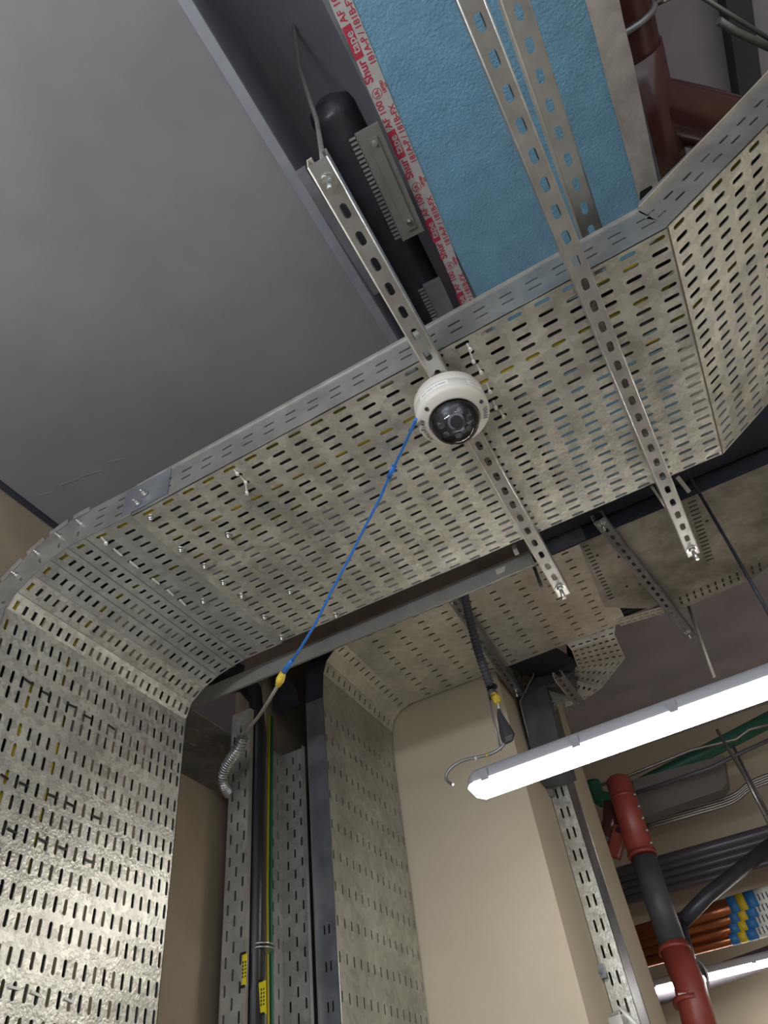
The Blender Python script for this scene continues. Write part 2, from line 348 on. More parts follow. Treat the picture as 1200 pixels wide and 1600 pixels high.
MB().bar(ff(0.0, 0.108, -0.001), ff(0.72, 0.108, -0.001), 0.016, 0.003, (0, 0, 1)).build('flange_lip', 'strut_beige', tr)
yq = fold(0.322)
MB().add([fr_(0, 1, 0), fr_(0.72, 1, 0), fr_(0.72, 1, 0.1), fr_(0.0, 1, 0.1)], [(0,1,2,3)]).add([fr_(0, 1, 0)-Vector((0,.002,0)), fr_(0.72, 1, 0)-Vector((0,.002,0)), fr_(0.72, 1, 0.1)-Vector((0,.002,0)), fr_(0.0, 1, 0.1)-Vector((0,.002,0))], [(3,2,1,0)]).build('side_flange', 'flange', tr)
MB().bar(fr_(0, 0, -0.0008), fr_(0, 1, -0.0008), 0.003, 0.0014, (0, 0, 1)).build('fold_seam', 'brown', tr)

# ---------------------------------------------------------------- cables lying in the big tray, over the bend and down
def cable_path(y0, y1, r, seed, x_end=0.9):
    rr = random.Random(seed); z = 1.1885 + r; pts = []
    for k in range(19):
        x = x_end - k*(x_end+1.0)/18; zz = z + (max(0, x-0.30)*math.tan(math.radians(31)) + (0.004 if x > 0.3 else 0))
        t = (x_end - x)/(x_end+1.0); pts.append(Vector((x, y0+(y1-y0)*t + rr.uniform(-0.003, 0.003), zz)))
    ye = y1; o_ = r + 0.005; pts = [p for p in pts if p.x > -0.95]; pts[-1].y = ye
    for k in range(1, 7):
        n_ = Vector((NB[k][0], 0, NB[k][1])) - Vector((-1.0, 0, 0.93)); n_.normalize(); pts.append(Vector((NB[k][0], ye, NB[k][1])) + n_*o_)
    for zz in (0.85, 0.6, 0.35, 0.1, -0.2, -0.58): pts.append(Vector((XV-0.004-r-0.001, ye + rr.uniform(-0.004, 0.004), zz)))
    return pts
ci = 0
for k, y in enumerate([0.789, 0.812, 0.834, 0.856, 0.878, 0.900, 0.922, 0.945, 0.969, 0.992]):
    r = 0.0098
    if k in (0, 4, 8):
        o = MB().tube(cable_path(y, y, 0.008, k), 0.008, 8).build('earth_cable', 'yellow')
        tag(o, ['yellow and green earth cable along the front edge of the wide tray', None, None, None, 'yellow and green earth cable amid the black ones in the wide tray', None, None, None, 'yellow and green earth cable rearmost in the wide tray'][k], 'cable', 'earth cables in the wide tray')
    else:
        o = MB().tube(cable_path(y, y, r, k), r, 8).build('power_cable', 'black')
        tag(o, 'black power cable seen through the slots near the front of the wide tray', 'cable', 'black cables in the wide tray')
for k, (ya, yb) in enumerate([(1.02, 1.06), (1.00, 1.10), (1.06, 1.16), (1.10, 1.22), (1.14, 1.27), (1.20, 1.31), (1.25, 1.345)]):  # mostly added, giving the slots the dark of the shaded duct above
    o = MB().tube(cable_path(ya, yb, 0.0085, 40+k, -0.1 if k else 0.9), 0.0085, 8).build('power_cable', 'black'); tag(o, 'black filler cable darkening the slots across the middle of the wide tray', 'cable', 'black cables in the middle of the wide tray')

# ---------------------------------------------------------------- slotted struts
def strut(name, label, c0, c1, z, wd=0.0355, h=0.035, pitch=0.0515, first=0.02, hole=(0.0135, 0.0062), m='strut', mside='strut_beige', group='slotted steel struts', nuts=(0, 1), nutl=0.035, octo=False):
    """channel with its slotted back facing down; c0, c1 = (x, y) ends of the centre line, z = height of the back"""
    a = Vector((c0[0], c0[1], z)); b = Vector((c1[0], c1[1], z)); d = (b-a).normalized(); s = Vector((d.y, -d.x, 0)); L = (b-a).length
    t = thing(name, label, 'strut', (a+b)/2, group)
    f = planar(a, d, s, UP)
    n = int((L-first-0.012)/pitch)+1; cs = [first + k*pitch for k in range(n)]
    perf(MB(), f, edges(cs, pitch, 0, L), [-wd/2, wd/2], [(c, 0, hole[0], hole[1]) for c in cs], 'u').build('slotted_back', m, t)
    for sg in (-1, 1):
        mb = MB(); y0 = sg*wd/2; y1 = sg*(wd/2-0.0022)
        prof = [(y0, 0.0), (y0, h), (y0 - sg*0.009, h), (y0 - sg*0.009, h-0.006), (y1-sg*0.005, h-0.006), (y1-sg*0.005, h-0.003), (y1, h-0.003), (y1, 0.0)]
        n_ = len(prof); vs = [f(0, p, q) for p, q in prof] + [f(L, p, q) for p, q in prof]
        mb.add(vs, [(i, (i+1) % n_, n_+(i+1) % n_, n_+i) for i in range(n_)] + [(0,1,6,7), (1,2,3,4,5,6)] )
        mb.tube([f(0, y0-sg*0.0012, 0.0006), f(L, y0-sg*0.0012, 0.0006)], 0.0018, 8)
        mb.build('side_wall', mside if sg < 0 else m, t)
    for e in nuts:
        p = f(0.0 + cs[0] if e == 0 else cs[-1], 0, 0); m_ = MB(); nut_bolt(m_, p, (0, 0, -1), 0.0095, nutl); m_.build('nut', 'steel', t)
    return t, f, cs
s1, f_s1, cs1 = strut('slotted_strut', 'slotted zinc strut crossing under the tray and carrying the white dome camera', (-0.1475, 0.335), (-0.1555, 1.592), 1.145, first=0.034, nuts=(0, 1))
s2, f_s2, cs2 = strut('slotted_strut', 'long slotted strut under the tray with blue showing through its slots', (0.128, -0.06), (0.186, 1.640), 1.145, wd=0.034, pitch=0.0507, first=0.0, mside='strut')
s3, f_s3, cs3 = strut('slotted_strut', 'slotted strut passing above the tray flange right under the blue panel', (0.226, -0.10), (0.232, 1.10), 1.36, wd=0.042, pitch=0.0521, first=-0.0, nuts=())
s4, _, _ = strut('slotted_strut', 'narrow slotted strut behind the ribbed conduit under the far tray', (-0.603, 2.05), (-0.640, 2.93), 1.68, wd=0.041, pitch=0.05, m='galv_dark', mside='strut_beige')
s5, _, _ = strut('slotted_strut', 'slotted strut under the stained cover plate of the far tray', (0.010, 2.00), (0.156, 2.965), 1.68, wd=0.044, pitch=0.05, m='galv_dark', mside='plate')
# threaded rods
rod = MB().tube([(-0.150, 0.360, 1.135), (-0.152, 0.37, 1.30), (-0.165, 0.40, 1.6), (-0.178, 0.375, 1.95), (-0.18, 0.37, ZC)], 0.005, 8).build('threaded_rod', 'strut'); tag(rod, 'thin rod rising from the near end of the strut that carries the camera', 'rod')
r2 = MB().tube([(f_s1(cs1[-1], 0, 0).x, f_s1(cs1[-1], 0, 0).y, 1.14), (f_s1(cs1[-1], 0, 0).x, f_s1(cs1[-1], 0, 0).y, 1.70)], 0.005, 8)
p2 = f_s2(cs2[-1], 0, 0); rb = MB().tube([p2, p2+Vector((0, 0, 0.52))], 0.005, 8)
pa, pb = P(804, 852, 'y', 1.52), P(848, 918, 'y', 1.60)
o = MB().tube([P(828, 868, 'y', 1.58), P(838, 895, 'y', 1.58), P(846, 917, 'y', 1.58)], [0.006, 0.0045, 0.005], 8).build('threaded_rod', 'ironp'); tag(o, 'short dark rod beside the far end of the camera strut', 'rod')
o = MB().bar(P(802, 852, 'y', 1.40), P(808, 866, 'y', 1.40), 0.011, 0.004, (0, -1, 0)).build('steel_tab', 'strut_beige'); tag(o, 'short pale tab poking out from under the tray edge', 'tab')
o = MB().box((0.1, 0.1, 0.1), (0.101, 0.101, 0.101)) and MB().tube([P(1018, 760, 'y', 1.42), P(1045, 800, 'y', 1.60), P(1049, 806, 'y', 1.62)], 0.0035, 6).build('steel_strap', 'strut'); tag(o, 'thin strap left of the far end of the long strut', 'strap')
o = MB().bar(P(1058, 745, 'y', 1.42), P(1077, 769, 'y', 1.46), 0.010, 0.004, (0, -1, 0)).build('steel_tab', 'strut'); tag(o, 'folded steel tab right of the long strut below the tray edge', 'tab')
o = MB().tube([P(1072, 735, 'y', 1.9), P(1165, 895, 'y', 1.9), P(1205, 965, 'y', 1.9)], 0.005, 8).build('hanger_rod', 'navy'); tag(o, 'thin dark rod slanting across the far tray at the right', 'rod')
o = MB().tube([P(1075, 944, 'y', 2.9), P(1116, 1058, 'y', 2.9)], 0.007, 8).build('hanger_rod', 'strut_beige'); tag(o, 'pale hanger rod rising from the batten light to the far tray', 'rod')

# ---------------------------------------------------------------- dome camera
CX, CY, CZ = -0.1590, 0.844, 1.143
dc = thing('dome_camera', 'white dome security camera fixed under the slotted strut', 'security camera', (CX, CY, CZ-0.09))
MB().lathe([(0, 0), (0.0575, 0), (0.0600, -0.002), (0.0607, -0.018), (0.0600, -0.0205), (0.0610, -0.0215), (0.0612, -0.0385), (0.0606, -0.0405), (0.0590, -0.0430), (0.0570, -0.0445), (0.0560, -0.0452), (0.0450, -0.0495), (0.0425, -0.0500), (0.0410, -0.0480), (0.0410, -0.034), (0, -0.034)], (CX, CY, CZ), 72).build('housing', 'cam', dc)
MB().lathe([(0.0410, -0.0485)] + [(0.0410*math.cos(a), -0.0485 - 0.0410*math.sin(a)) for a in [i*math.pi/2/14 for i in range(15)]], (CX, CY, CZ), 48).build('clear_dome', 'glass', dc)
md = MB().lathe([(0, -0.038), (0.036, -0.038), (0.036, -0.046), (0.030, -0.052), (0.026, -0.060), (0, -0.064)], (CX, CY, CZ), 32).build('camera_module', 'cam_in', dc)
mm = MB(); ctr = Vector((CX, CY, CZ-0.055)); ld = (Vector((-0.0, 0.0, 0.0)) - ctr).normalized(); ld = Vector((0.20, -0.62, -0.75)).normalized()
mm.tube([ctr, ctr+ld*0.026], 0.0135, 24); mm.build('lens_barrel', 'cam_mid', md)
MB().tube([ctr+ld*0.0255, ctr+ld*0.0275], [0.0105, 0.0095], 24).build('lens', 'lens', md)
u_, v_ = frame(ld)
for k in range(7):
    a = 2*math.pi*k/7; q = Vector((CX+0.024*math.cos(a), CY+0.024*math.sin(a), CZ-0.05)); MB().tube([q, q+Vector((0,0,-0.012))], 0.0055, 14).build('infrared_lamp', 'cam_mid', md)
for a in (-125, -8, 112):
    q = Vector((CX+0.0525*math.cos(math.radians(a)), CY+0.0525*math.sin(math.radians(a)), CZ-0.0476))
    n = Vector((math.cos(math.radians(a))*0.35, math.sin(math.radians(a))*0.35, -1)).normalized()
    MB().tube([q+n*-0.001, q+n*0.0012], [0.0034, 0.0030], 14).build('screw', 'cam_in', dc)
def wrap_label(name, a0, a1, z0, z1, r, m, parent):
    mb = MB(); n = 12
    for k in range(n):
        t0 = math.radians(a0+(a1-a0)*k/n); t1_ = math.radians(a0+(a1-a0)*(k+1)/n)
        mb.add([(CX+r*math.cos(t), CY+r*math.sin(t), CZ+z) for t, z in ((t0, z0), (t1_, z0), (t1_, z1), (t0, z1))], [(0,1,2,3)], True)
    return mb.build(name, m, parent)
lb = wrap_label('paper_label', -124, -72, -0.0350, -0.0235, 0.0614, 'paper', dc)
for k in range(26):
    if k in (6, 13, 15, 18): continue
    wrap_label('print_mark', -119+k*1.7, -118.1+k*1.7, -0.0305, -0.0280, 0.0616, 'cam_in', lb)
lb2 = wrap_label('paper_label', -42, -12, -0.0345, -0.0240, 0.0614, 'paper', dc)
for k in range(8): wrap_label('print_mark', -38+k*2, -37+k*2, -0.0305, -0.0285, 0.0616, 'cam_in', lb2)
def text_obj(s, size, M, m, parent, name='printed_text', extr=0.0, bold=0.0):
    c = bpy.data.curves.new(name, 'FONT'); c.body = s; c.size = size; c.align_x = 'CENTER'; c.align_y = 'CENTER'; c.extrude = extr; c.offset = bold; c.resolution_u = 3
    o = bpy.data.objects.new(name, c); C.collection.objects.link(o); c.materials.append(MT[m])
    me = bpy.data.meshes.new_from_object(o); bpy.data.objects.remove(o); o = bpy.data.objects.new(name, me); C.collection.objects.link(o)
    if not me.materials: me.materials.append(MT[m])
    M = M.copy(); M.translation = M.translation + Vector((0, 0, ZO))
    if parent: o.parent = parent; M.translation -= parent_world(parent)
    o.matrix_local = M; return o
def tmat(o, right, up):
    r = Vector(right).normalized(); u = Vector(up); u = (u - r*u.dot(r)).normalized(); n = r.cross(u)
    m = Matrix((r, u, n)).transposed().to_4x4(); m.translation = Vector(o); return m
# maker's word round the ring, letter by letter
ring = [('a', 0), ('v', 1), ('i', 1.8), ('g', 2.6), ('i', 3.4), ('l', 4.1), ('o', 4.9), ('n', 6.0)]
for ch, k in ring:
    a = math.radians(182 - 0 + (-1)*(-k)*7.2 - 8) if False else math.radians(208 - k*7.6)
    rad = Vector((math.cos(a), math.sin(a), 0)); q = Vector((CX, CY, CZ)) + rad*0.0515 + Vector((0, 0, -0.0478))
    tang = Vector((-math.sin(a), math.cos(a), 0))*-1
    text_obj(ch, 0.0112, tmat(q + (rad*0.5+Vector((0, 0, -1))).normalized()*0.0009, tang, -rad*1.0 + Vector((0, 0, -0.45))), 'cam_in', dc, 'letter', 0.0001, 0.0001)
# small rating plate of print on the right of the ring
for k in range(5):
    a = math.radians(18 - k*5.5 + 12); q = Vector((CX, CY, CZ)) + Vector((math.cos(a), math.sin(a), 0))*0.0535 + Vector((0, 0, -0.0486))
    MB().bar(q + Vector((math.cos(a), math.sin(a), 0))*-0.004, q + Vector((math.cos(a), math.sin(a), 0.0))*0.0035 + Vector((0,0,0.0025)), 0.0016, 0.0006, (0,0,1)).build('rating_print', 'cam_mid', dc)

SCZ = 1.28
dc.scale = (1.17, 1.17, SCZ); dc.location.z = CZ + ZO - 0.09*SCZ

# ---------------------------------------------------------------- blue lead from the camera to the conduit by the riser
def along(pix, y0, y1):
    n = len(pix); return [P(x, y, 'y', y0 + (y1-y0)*k/(n-1)) for k, (x, y) in enumerate(pix)]
bp_ = along([(650, 655), (640, 678), (628, 705), (612, 736), (594, 778), (572, 820), (548, 868), (520, 920), (490, 980), (465, 1020), (445, 1048)], 0.80, 1.30)
bl = thing('camera_lead', 'blue network lead hanging from the dome camera down to the left', 'cable', bp_[-1])
MB().tube(bp_, 0.0034, 10).build('blue_sheath', 'bluec', bl)
k_ = bp_[3]; MB().tube([k_+(bp_[2]-k_)*0.25, k_+(bp_[4]-k_)*0.22], 0.0062, 8).tube([k_, k_+Vector((0.012, 0.002, -0.004))], 0.003, 6).build('cable_tie', 'bluec', bl)
MB().tube([bp_[-2].lerp(bp_[-1], 0.4), bp_[-1]+(bp_[-1]-bp_[-2])*0.25], [0.006, 0.0075], 8).build('shrink_sleeve', 'bluec', bl)
y1_ = [P(443, 1050, 'y', 1.305), P(438, 1062, 'y', 1.312), P(434, 1072, 'y', 1.32)]
MB().tube(y1_, [0.008, 0.0115, 0.007], 9).build('tape_wrap', 'ytape', bl)
MB().tube([P(435, 1070, 'y', 1.32), P(420, 1095, 'y', 1.40), P(405, 1118, 'y', 1.49), P(390, 1137, 'y', 1.58), P(378, 1158, 'y', 1.68)], 0.0048, 8).build('grey_core', 'greyc', bl)
fx = [P(379, 1152, 'y', 1.665), P(372, 1170, 'y', 1.68), P(362, 1184, 'y', 1.70), P(353, 1198, 'y', 1.72), P(348, 1212, 'y', 1.74), P(350, 1226, 'y', 1.77), P(358, 1240, 'y', 1.83)]
def corrugated(mb, pts, r, pitch, depth=0.18, n=14):
    fine = []
    for a, b in zip(pts[:-1], pts[1:]):
        m = max(2, int((b-a).length/(pitch/9)))
        fine += [a.lerp(b, i/m) for i in range(m)]
    fine.append(pts[-1]); L = 0; rs = []
    for i, p in enumerate(fine):
        if i: L += (p-fine[i-1]).length
        rs.append(r*(1 + depth*(0.5+0.5*math.cos(2*math.pi*L/pitch)) - depth/2))
    return mb.tube(fine, rs, n, cap=False)
def smooth_pts(pts, n=6):
    out = []; Q = [pts[0]] + pts + [pts[-1]]
    for i in range(1, len(Q)-2):
        p0, p1, p2, p3 = Q[i-1], Q[i], Q[i+1], Q[i+2]
        for k in range(n):
            t = k/n; out.append(0.5*((2*p1) + (p2-p0)*t + (2*p0-5*p1+4*p2-p3)*t*t + (3*p1-p0-3*p2+p3)*t*t*t))
    return out + [pts[-1]]
o = corrugated(MB(), smooth_pts(fx), 0.0150, 0.0100, 0.5).build('flexible_conduit', 'spring'); tag(o, 'ribbed silver conduit stub curling behind the narrow vertical tray', 'conduit')

# ---------------------------------------------------------------- great grey duct, upper left
ZD = 1.64
du = thing('air_duct', 'large smooth dark grey duct filling the upper left', 'air duct', (-0.87, 0.2, ZD))
MB().box((-1.455, -2.2, ZD), (-0.285, 2.0, ZD+0.45)).build('duct_body', 'duct', du)
MB().box((-0.285, -2.2, ZD-0.003), (-0.262, 2.0, ZD+0.025)).build('corner_seam', 'duct_edge', du)
MB().box((-1.466, -2.2, ZD-0.008), (-1.448, 2.0, ZD+0.02)).build('corner_seam', 'navy', du)
MB().box((-0.2845, -2.2, ZD+0.025), (-0.27, 2.0, ZD+0.45)).build('duct_side', 'duct_side', du)
for (x0, y0, x1, y1) in ((168, 722, 196, 716), (128, 744, 160, 735), (95, 757, 122, 749), (62, 774, 84, 768), (168, 722, 176, 727), (128, 744, 132, 750), (95, 757, 98, 763)):
    MB().bar(P(x0, y0, 'z', ZD-0.0008), P(x1, y1, 'z', ZD-0.0008), 0.0022, 0.001).build('scratch_mark', 'duct_edge', du)
# second smaller dark duct between, its joint flange
d2 = thing('duct_joint', 'serrated duct joint flange between the grey duct and the blue panel', 'duct flange', (-0.11, 0.62, 1.72))
ja, jb = P(566, 207, 'z', 1.72), P(640, 372, 'z', 1.72)
jd = (jb-ja).normalized(); js = Vector((jd.y, -jd.x, 0))
fj = planar(ja, jd, js, UP); LJ = (jb-ja).length
MB().prism([fj(0, -0.018, 0), fj(LJ, -0.018, 0), fj(LJ, 0.040, 0), fj(0, 0.040, 0)], (0, 0, 0.02)).build('flange_plate', 'angle', d2)
MB().prism([fj(0.02, 0.004, 0), fj(LJ-0.02, 0.004, 0), fj(LJ-0.02, 0.026, 0), fj(0.02, 0.026, 0)], (0, 0, -0.006)).build('raised_rib', 'angle', d2)
mt = MB()
for k in range(int(LJ/0.0105)): mt.prism([fj(k*0.0105, -0.034, 0), fj(k*0.0105+0.005, -0.034, 0), fj(k*0.0105+0.005, -0.016, 0), fj(k*0.0105, -0.016, 0)], (0, 0, 0.003))
mt.build('serrated_edge', 'strut', d2)
for q in (0.03, LJ-0.04): m_ = MB(); nut_bolt(m_, fj(q, 0.015, -0.006), (0, 0, -1), 0.005, 0.006); m_.build('screw', 'steel', d2)
d3 = thing('duct_joint', 'short serrated duct joint just above the tray beside the red lettered tape', 'duct flange', (-0.13, 1.0, 1.72))
ja, jb = P(672, 445, 'z', 1.72), P(700, 505, 'z', 1.72); jd = (jb-ja).normalized(); js = Vector((jd.y, -jd.x, 0)); fk = planar(ja, jd, js, UP); LJ = (jb-ja).length
MB().prism([fk(0, -0.018, 0), fk(LJ, -0.018, 0), fk(LJ, 0.030, 0), fk(0, 0.030, 0)], (0, 0, 0.02)).build('flange_plate', 'galv_dark', d3)
mt = MB()
for k in range(int(LJ/0.0105)): mt.prism([fk(k*0.0105, -0.034, 0), fk(k*0.0105+0.005, -0.034, 0), fk(k*0.0105+0.005, -0.016, 0), fk(k*0.0105, -0.016, 0)], (0, 0, 0.003))
mt.build('serrated_edge', 'angle', d3)
fd = [Vector((-0.150, 0.47, 1.86)), Vector((-0.152, 0.60, 1.85)), Vector((-0.165, 0.9, 1.86)), Vector((-0.17, 1.3, 1.87)), Vector((-0.17, 1.9, 1.9))]
o = MB().tube([fd[0]+Vector((0,-0.035,0.0)), fd[0]+Vector((0,-0.02,0)), fd[0]] + smooth_pts(fd)[1:], [0.02, 0.052, 0.058]+[0.058]*24, 18).build('flexible_duct', 'duct_dark'); tag(o, 'dark flexible duct end in the gap left of the blue panel', 'duct')
o = MB().box((-0.262, 1.3, 1.66), (-0.225, 2.0, 1.70)).build('ledge_bar', 'angle')
tag(o, 'dark bar along the edge of the grey duct above the tray', 'bar')
o = MB().bar(P(470, 265, 'z', 1.60), P(590, 455, 'z', 1.60), 0.022, 0.02).build('ledge_bar', 'galv_dark'); tag(o, 'dark steel bar beside the corner seam of the grey duct', 'bar')

# ---------------------------------------------------------------- blue faced duct with lettered tape
ZB = 1.75
bd = thing('insulated_duct', 'blue faced insulated duct edged with metal tape at the top', 'air duct', (0.21, 0.4, ZB))
MB().box((-0.035, -1.2, ZB), (0.46, 1.93, ZB+0.30)).build('blue_facing', 'blue', bd)
def strip(x0, x1, mat_, name, z, seed):
    rr = random.Random(seed); mb = MB(); n = 40; ys = [-1.2+3.13*k/n for k in range(n+1)]
    xs = [(x0(y)+rr.uniform(-.0015, .0015), x1(y)+rr.uniform(-.002, .002)) for y in ys]
    for k in range(n):
        mb.add([(xs[k][0], ys[k], z), (xs[k][1], ys[k], z), (xs[k+1][1], ys[k+1], z), (xs[k+1][0], ys[k+1], z), (xs[k][0], ys[k], z+.002), (xs[k][1], ys[k], z+.002), (xs[k+1][1], ys[k+1], z+.002), (xs[k+1][0], ys[k+1], z+.002)], [(0,1,2,3),(7,6,5,4),(0,4,5,1),(1,5,6,2),(3,2,6,7),(0,3,7,4)])
    return mb.build(name, mat_, bd)
tape = strip(lambda y: -0.0295-0.050*y*1.0 + 0.0, lambda y: 0.018-0.063*y, 'tape', 'foil_tape', ZB-0.0024, 3)
board = strip(lambda y: 0.425, lambda y: 0.494-0.024*max(0, y-0.4), 'board', 'metal_edge_board', ZB-0.0024, 4)
MB().box((-0.037, 1.90, ZB-0.006), (0.462, 1.935, ZB+0.30)).build('end_rim', 'board', bd)
MB().box((-0.055, -1.2, ZB+0.004), (-0.034, 1.93, ZB+0.30)).build('duct_wall', 'galv_dark', bd)
MB().box((0.46, -1.2, ZB+0.002), (0.488, 1.93, ZB+0.30)).build('duct_wall', 'galv_dark', bd)
MB().prism([P(1000, 300, 'z', ZB-0.004), P(1018, 290, 'z', ZB-0.004), P(1030, 320, 'z', ZB-0.004), P(1000, 332, 'z', ZB-0.004)], (0, 0, 0.001)).build('black_smear', 'black', board)
# lettering, read away from the tray
def tape_mid(y): return (-0.0295-0.050*y + 0.018-0.063*y)/2
rt = Vector((-0.056, 1, 0)).normalized()*-1; upv = Vector((-1, -0.056, 0))
def tt(s, y, dx, size, bold=0.0004): return text_obj(s, size, tmat((tape_mid(y)+dx, y, ZB-0.0030), rt, upv), 'ink', tape, 'printed_text', 0.0, bold)
for y in (0.40, 0.622, 0.845, 1.067):
    tt('AF 100', y-0.119, -0.010, 0.021)
    q0 = tape_mid(y-0.055)-0.0105
    MB().prism([(tape_mid(y-0.083)-0.0205, y-0.083, ZB-0.0031), (tape_mid(y-0.083)-0.0005, y-0.083, ZB-0.0031), (tape_mid(y-0.018)-0.0005, y-0.018, ZB-0.0031), (tape_mid(y-0.018)-0.0205, y-0.018, ZB-0.0031)], (0, 0, 0.0004)).build('red_block', 'ink', tape)
    o = text_obj('tape', 0.0245, tmat((tape_mid(y-0.050)-0.0105, y-0.050, ZB-0.0036), rt, upv), 'tape', tape, 'printed_text', 0, 0.0005)
    text_obj('Shur', 0.0255, tmat((tape_mid(y+0.010)-0.0105, y+0.010, ZB-0.0030), rt, upv), 'ink', tape, 'printed_text', 0, 0.0007)
    tt('181A-P / 181B-FX', y-0.062, 0.0125, 0.0185)
    tt('UL', y+0.058, -0.006, 0.0125)
    rg = MB(); c = Vector((tape_mid(y+0.058)-0.006, y+0.058, ZB-0.0030)); nn = 28
    vs = [c + Vector((math.cos(2*math.pi*k/nn), math.sin(2*math.pi*k/nn), 0))*r for r in (0.0098, 0.0112) for k in range(nn)]
    rg.add(vs, [(k, (k+1) % nn, nn+(k+1) % nn, nn+k) for k in range(nn)]); rg.build('ring_mark', 'ink', tape)
    tt('LISTED', y+0.052, 0.011, 0.0085); tt('207F', y+0.052, 0.0185, 0.006, 0.0002)
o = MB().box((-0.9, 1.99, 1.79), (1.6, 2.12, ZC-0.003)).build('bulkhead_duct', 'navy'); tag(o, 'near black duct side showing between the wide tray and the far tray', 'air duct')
# ---------------------------------------------------------------- red wye pipe, upper right
ZP = 2.05
rp = thing('drain_pipe', 'dark red branching pipe behind the blue duct at the top right', 'pipe', (0.58, 1.0, ZP))
MB().tube([(0.555, -0.8, ZP), (0.562, 0.55, ZP), (0.555, 2.0, ZP)], 0.082, 32).build('main_run', 'redp_dk', rp)
MB().tube([(0.558, 0.78, ZP), (0.558, 1.22, ZP)], 0.090, 32).build('wye_collar', 'redp_dk', rp)
br = smooth_pts([Vector((0.545, 0.90, ZP)), Vector((0.70, 1.03, ZP)), Vector((0.84, 1.15, ZP)), Vector((0.95, 1.19, ZP)), Vector((1.07, 1.15, ZP)), Vector((1.5, 0.86, ZP))])
MB().tube(br, 0.075, 32).build('branch', 'redp_dk', rp)
q = Vector((0.80, 1.115, ZP)); MB().tube([q, q+Vector((0.04, 0.034, 0))], 0.082, 32).build('branch_collar', 'redp_dk', rp)
for k, (yy, rr_) in enumerate(((0.70, 0.088), (1.24, 0.096))):
    pc = thing('pipe_clamp', ['steel ring clamp round the upper end of the red pipe', 'steel ring clamp round the red pipe just above the tray'][k], 'pipe clamp', (0.56, yy, ZP), 'ring clamps on the red pipe')
    mb = MB(); nn = 28
    ringp = [Vector((0.558 + rr_*math.cos(2*math.pi*i/nn), yy, ZP + rr_*math.sin(2*math.pi*i/nn))) for i in range(nn+1)]
    mb.tube(ringp, 0.008, 8); mb.build('ring', 'flex', pc)
    MB().tube([(0.558+rr_+0.004, yy-0.004, ZP-0.02), (0.558+rr_+0.035, yy-0.004, ZP-0.035)], 0.013, 10).build('clamp_ear', 'steel', pc)
    MB().tube([(0.558, yy, ZP+rr_), (0.558, yy, ZC)], 0.006, 8).build('hanger', 'navy', pc)
o = MB().tube([P(1085, -12, 'z', 2.2), P(1210, 66, 'z', 2.2)], 0.006, 8).build('thin_conduit', 'angle'); tag(o, 'thin dark conduit slanting in the top right corner', 'conduit')
o = MB().tube([P(1123, 32, 'z', 2.15), P(1150, 50, 'z', 2.15), P(1215, 80, 'z', 2.15)], 0.010, 10).build('thin_conduit', 'angle'); tag(o, 'grey conduit stub below the corner conduit at top right', 'conduit')

# ---------------------------------------------------------------- board and angle behind the big tray
o = MB().box((-1.10, 1.462, 1.2235), (-0.19, 1.50, 1.36)).build('timber_board', 'brown'); tag(o, 'brown board edge showing behind the wide tray', 'board')
an = MB().box((-1.35, 1.455, 1.172), (-0.19, 1.461, 1.222)).box((-1.35, 1.461, 1.2175), (-0.19, 1.52, 1.2215)).build('steel_angle', 'angle'); tag(an, 'grey steel angle running behind the wide tray above the risers', 'steel angle')
o = MB().prism([P(774, 890, 'y', 1.452), P(790, 884, 'y', 1.452), P(788, 893, 'y', 1.452), P(776, 898, 'y', 1.452)], (0, 0.002, 0)).build('tape_scrap', 'strut_beige'); tag(o, 'small pale scrap stuck on the grey steel angle', 'scrap')

# ---------------------------------------------------------------- second tray (T2): level run, bend and riser
Z2, Y2, Y3, X2 = 1.73, 2.142, 2.742, -1.2265
t2 = thing('cable_tray', 'far slotted tray running level behind the ribbed conduit', 'cable tray', (-0.5, 2.44, Z2), 'sections of the far cable tray')
U2 = frange(-1.030+0.0, 0.1062, 10); V2 = [0.018+k*0.0505 for k in range(12)]
f2 = lambda u, v, w: Vector((u, Y2+v, Z2+w))
perf(MB(), f2, edges(U2, 0.1062, -1.075, -0.062), edges(V2, 0.0505, 0, 0.60), [(u+0.027, v, 0.0150, 0.0042) for u in U2 for v in V2], 'u').build('bottom_panel', 't2', t2)
fl2 = lambda u, v, w: Vector((u, Y2+w, Z2+v))
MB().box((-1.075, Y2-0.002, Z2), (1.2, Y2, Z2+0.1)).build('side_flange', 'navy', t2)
for k, x in enumerate([-0.26, 0.33]):
    for dz in (0.03, 0.055): MB().box((x, Y2-0.004, Z2+dz), (x+0.028, Y2-0.002, Z2+dz+0.005)).build('slot_mark', 'black', t2)
MB().box((-0.22, Y2-0.006, Z2+0.004), (-0.06, Y2-0.002, Z2+0.085)).build('joint_plate', 'galv_dark', t2)
for k in range(12):  # cables added to blacken the slots of the far tray
    y = Y2+0.028+k*0.049; r = 0.0215
    o = MB().tube([Vector((1.3, y, Z2+0.004+r))]+[Vector((x, y, Z2+0.004+r)) for x in (0.5, 0, -0.5, -1.02)]+[Vector((bx, y, bz)) + (Vector((bx, 0, bz))-Vector((-1.06, 0, 1.56))).normalized()*(r+0.010) for bx, bz in ((-1.085, 1.735), (-1.140, 1.724), (-1.184, 1.697), (-1.212, 1.655), (-1.224, 1.60))] + [Vector((X2-0.012-r, y, 1.5)), Vector((X2-0.006-r, y, 0.5)), Vector((X2-0.006-r, y, -0.58))], r, 8).build('power_cable', 'black')
    tag(o, 'thick black filler cable inside the far tray, added to darken its slots', 'cable', 'filler cables in the far tray')
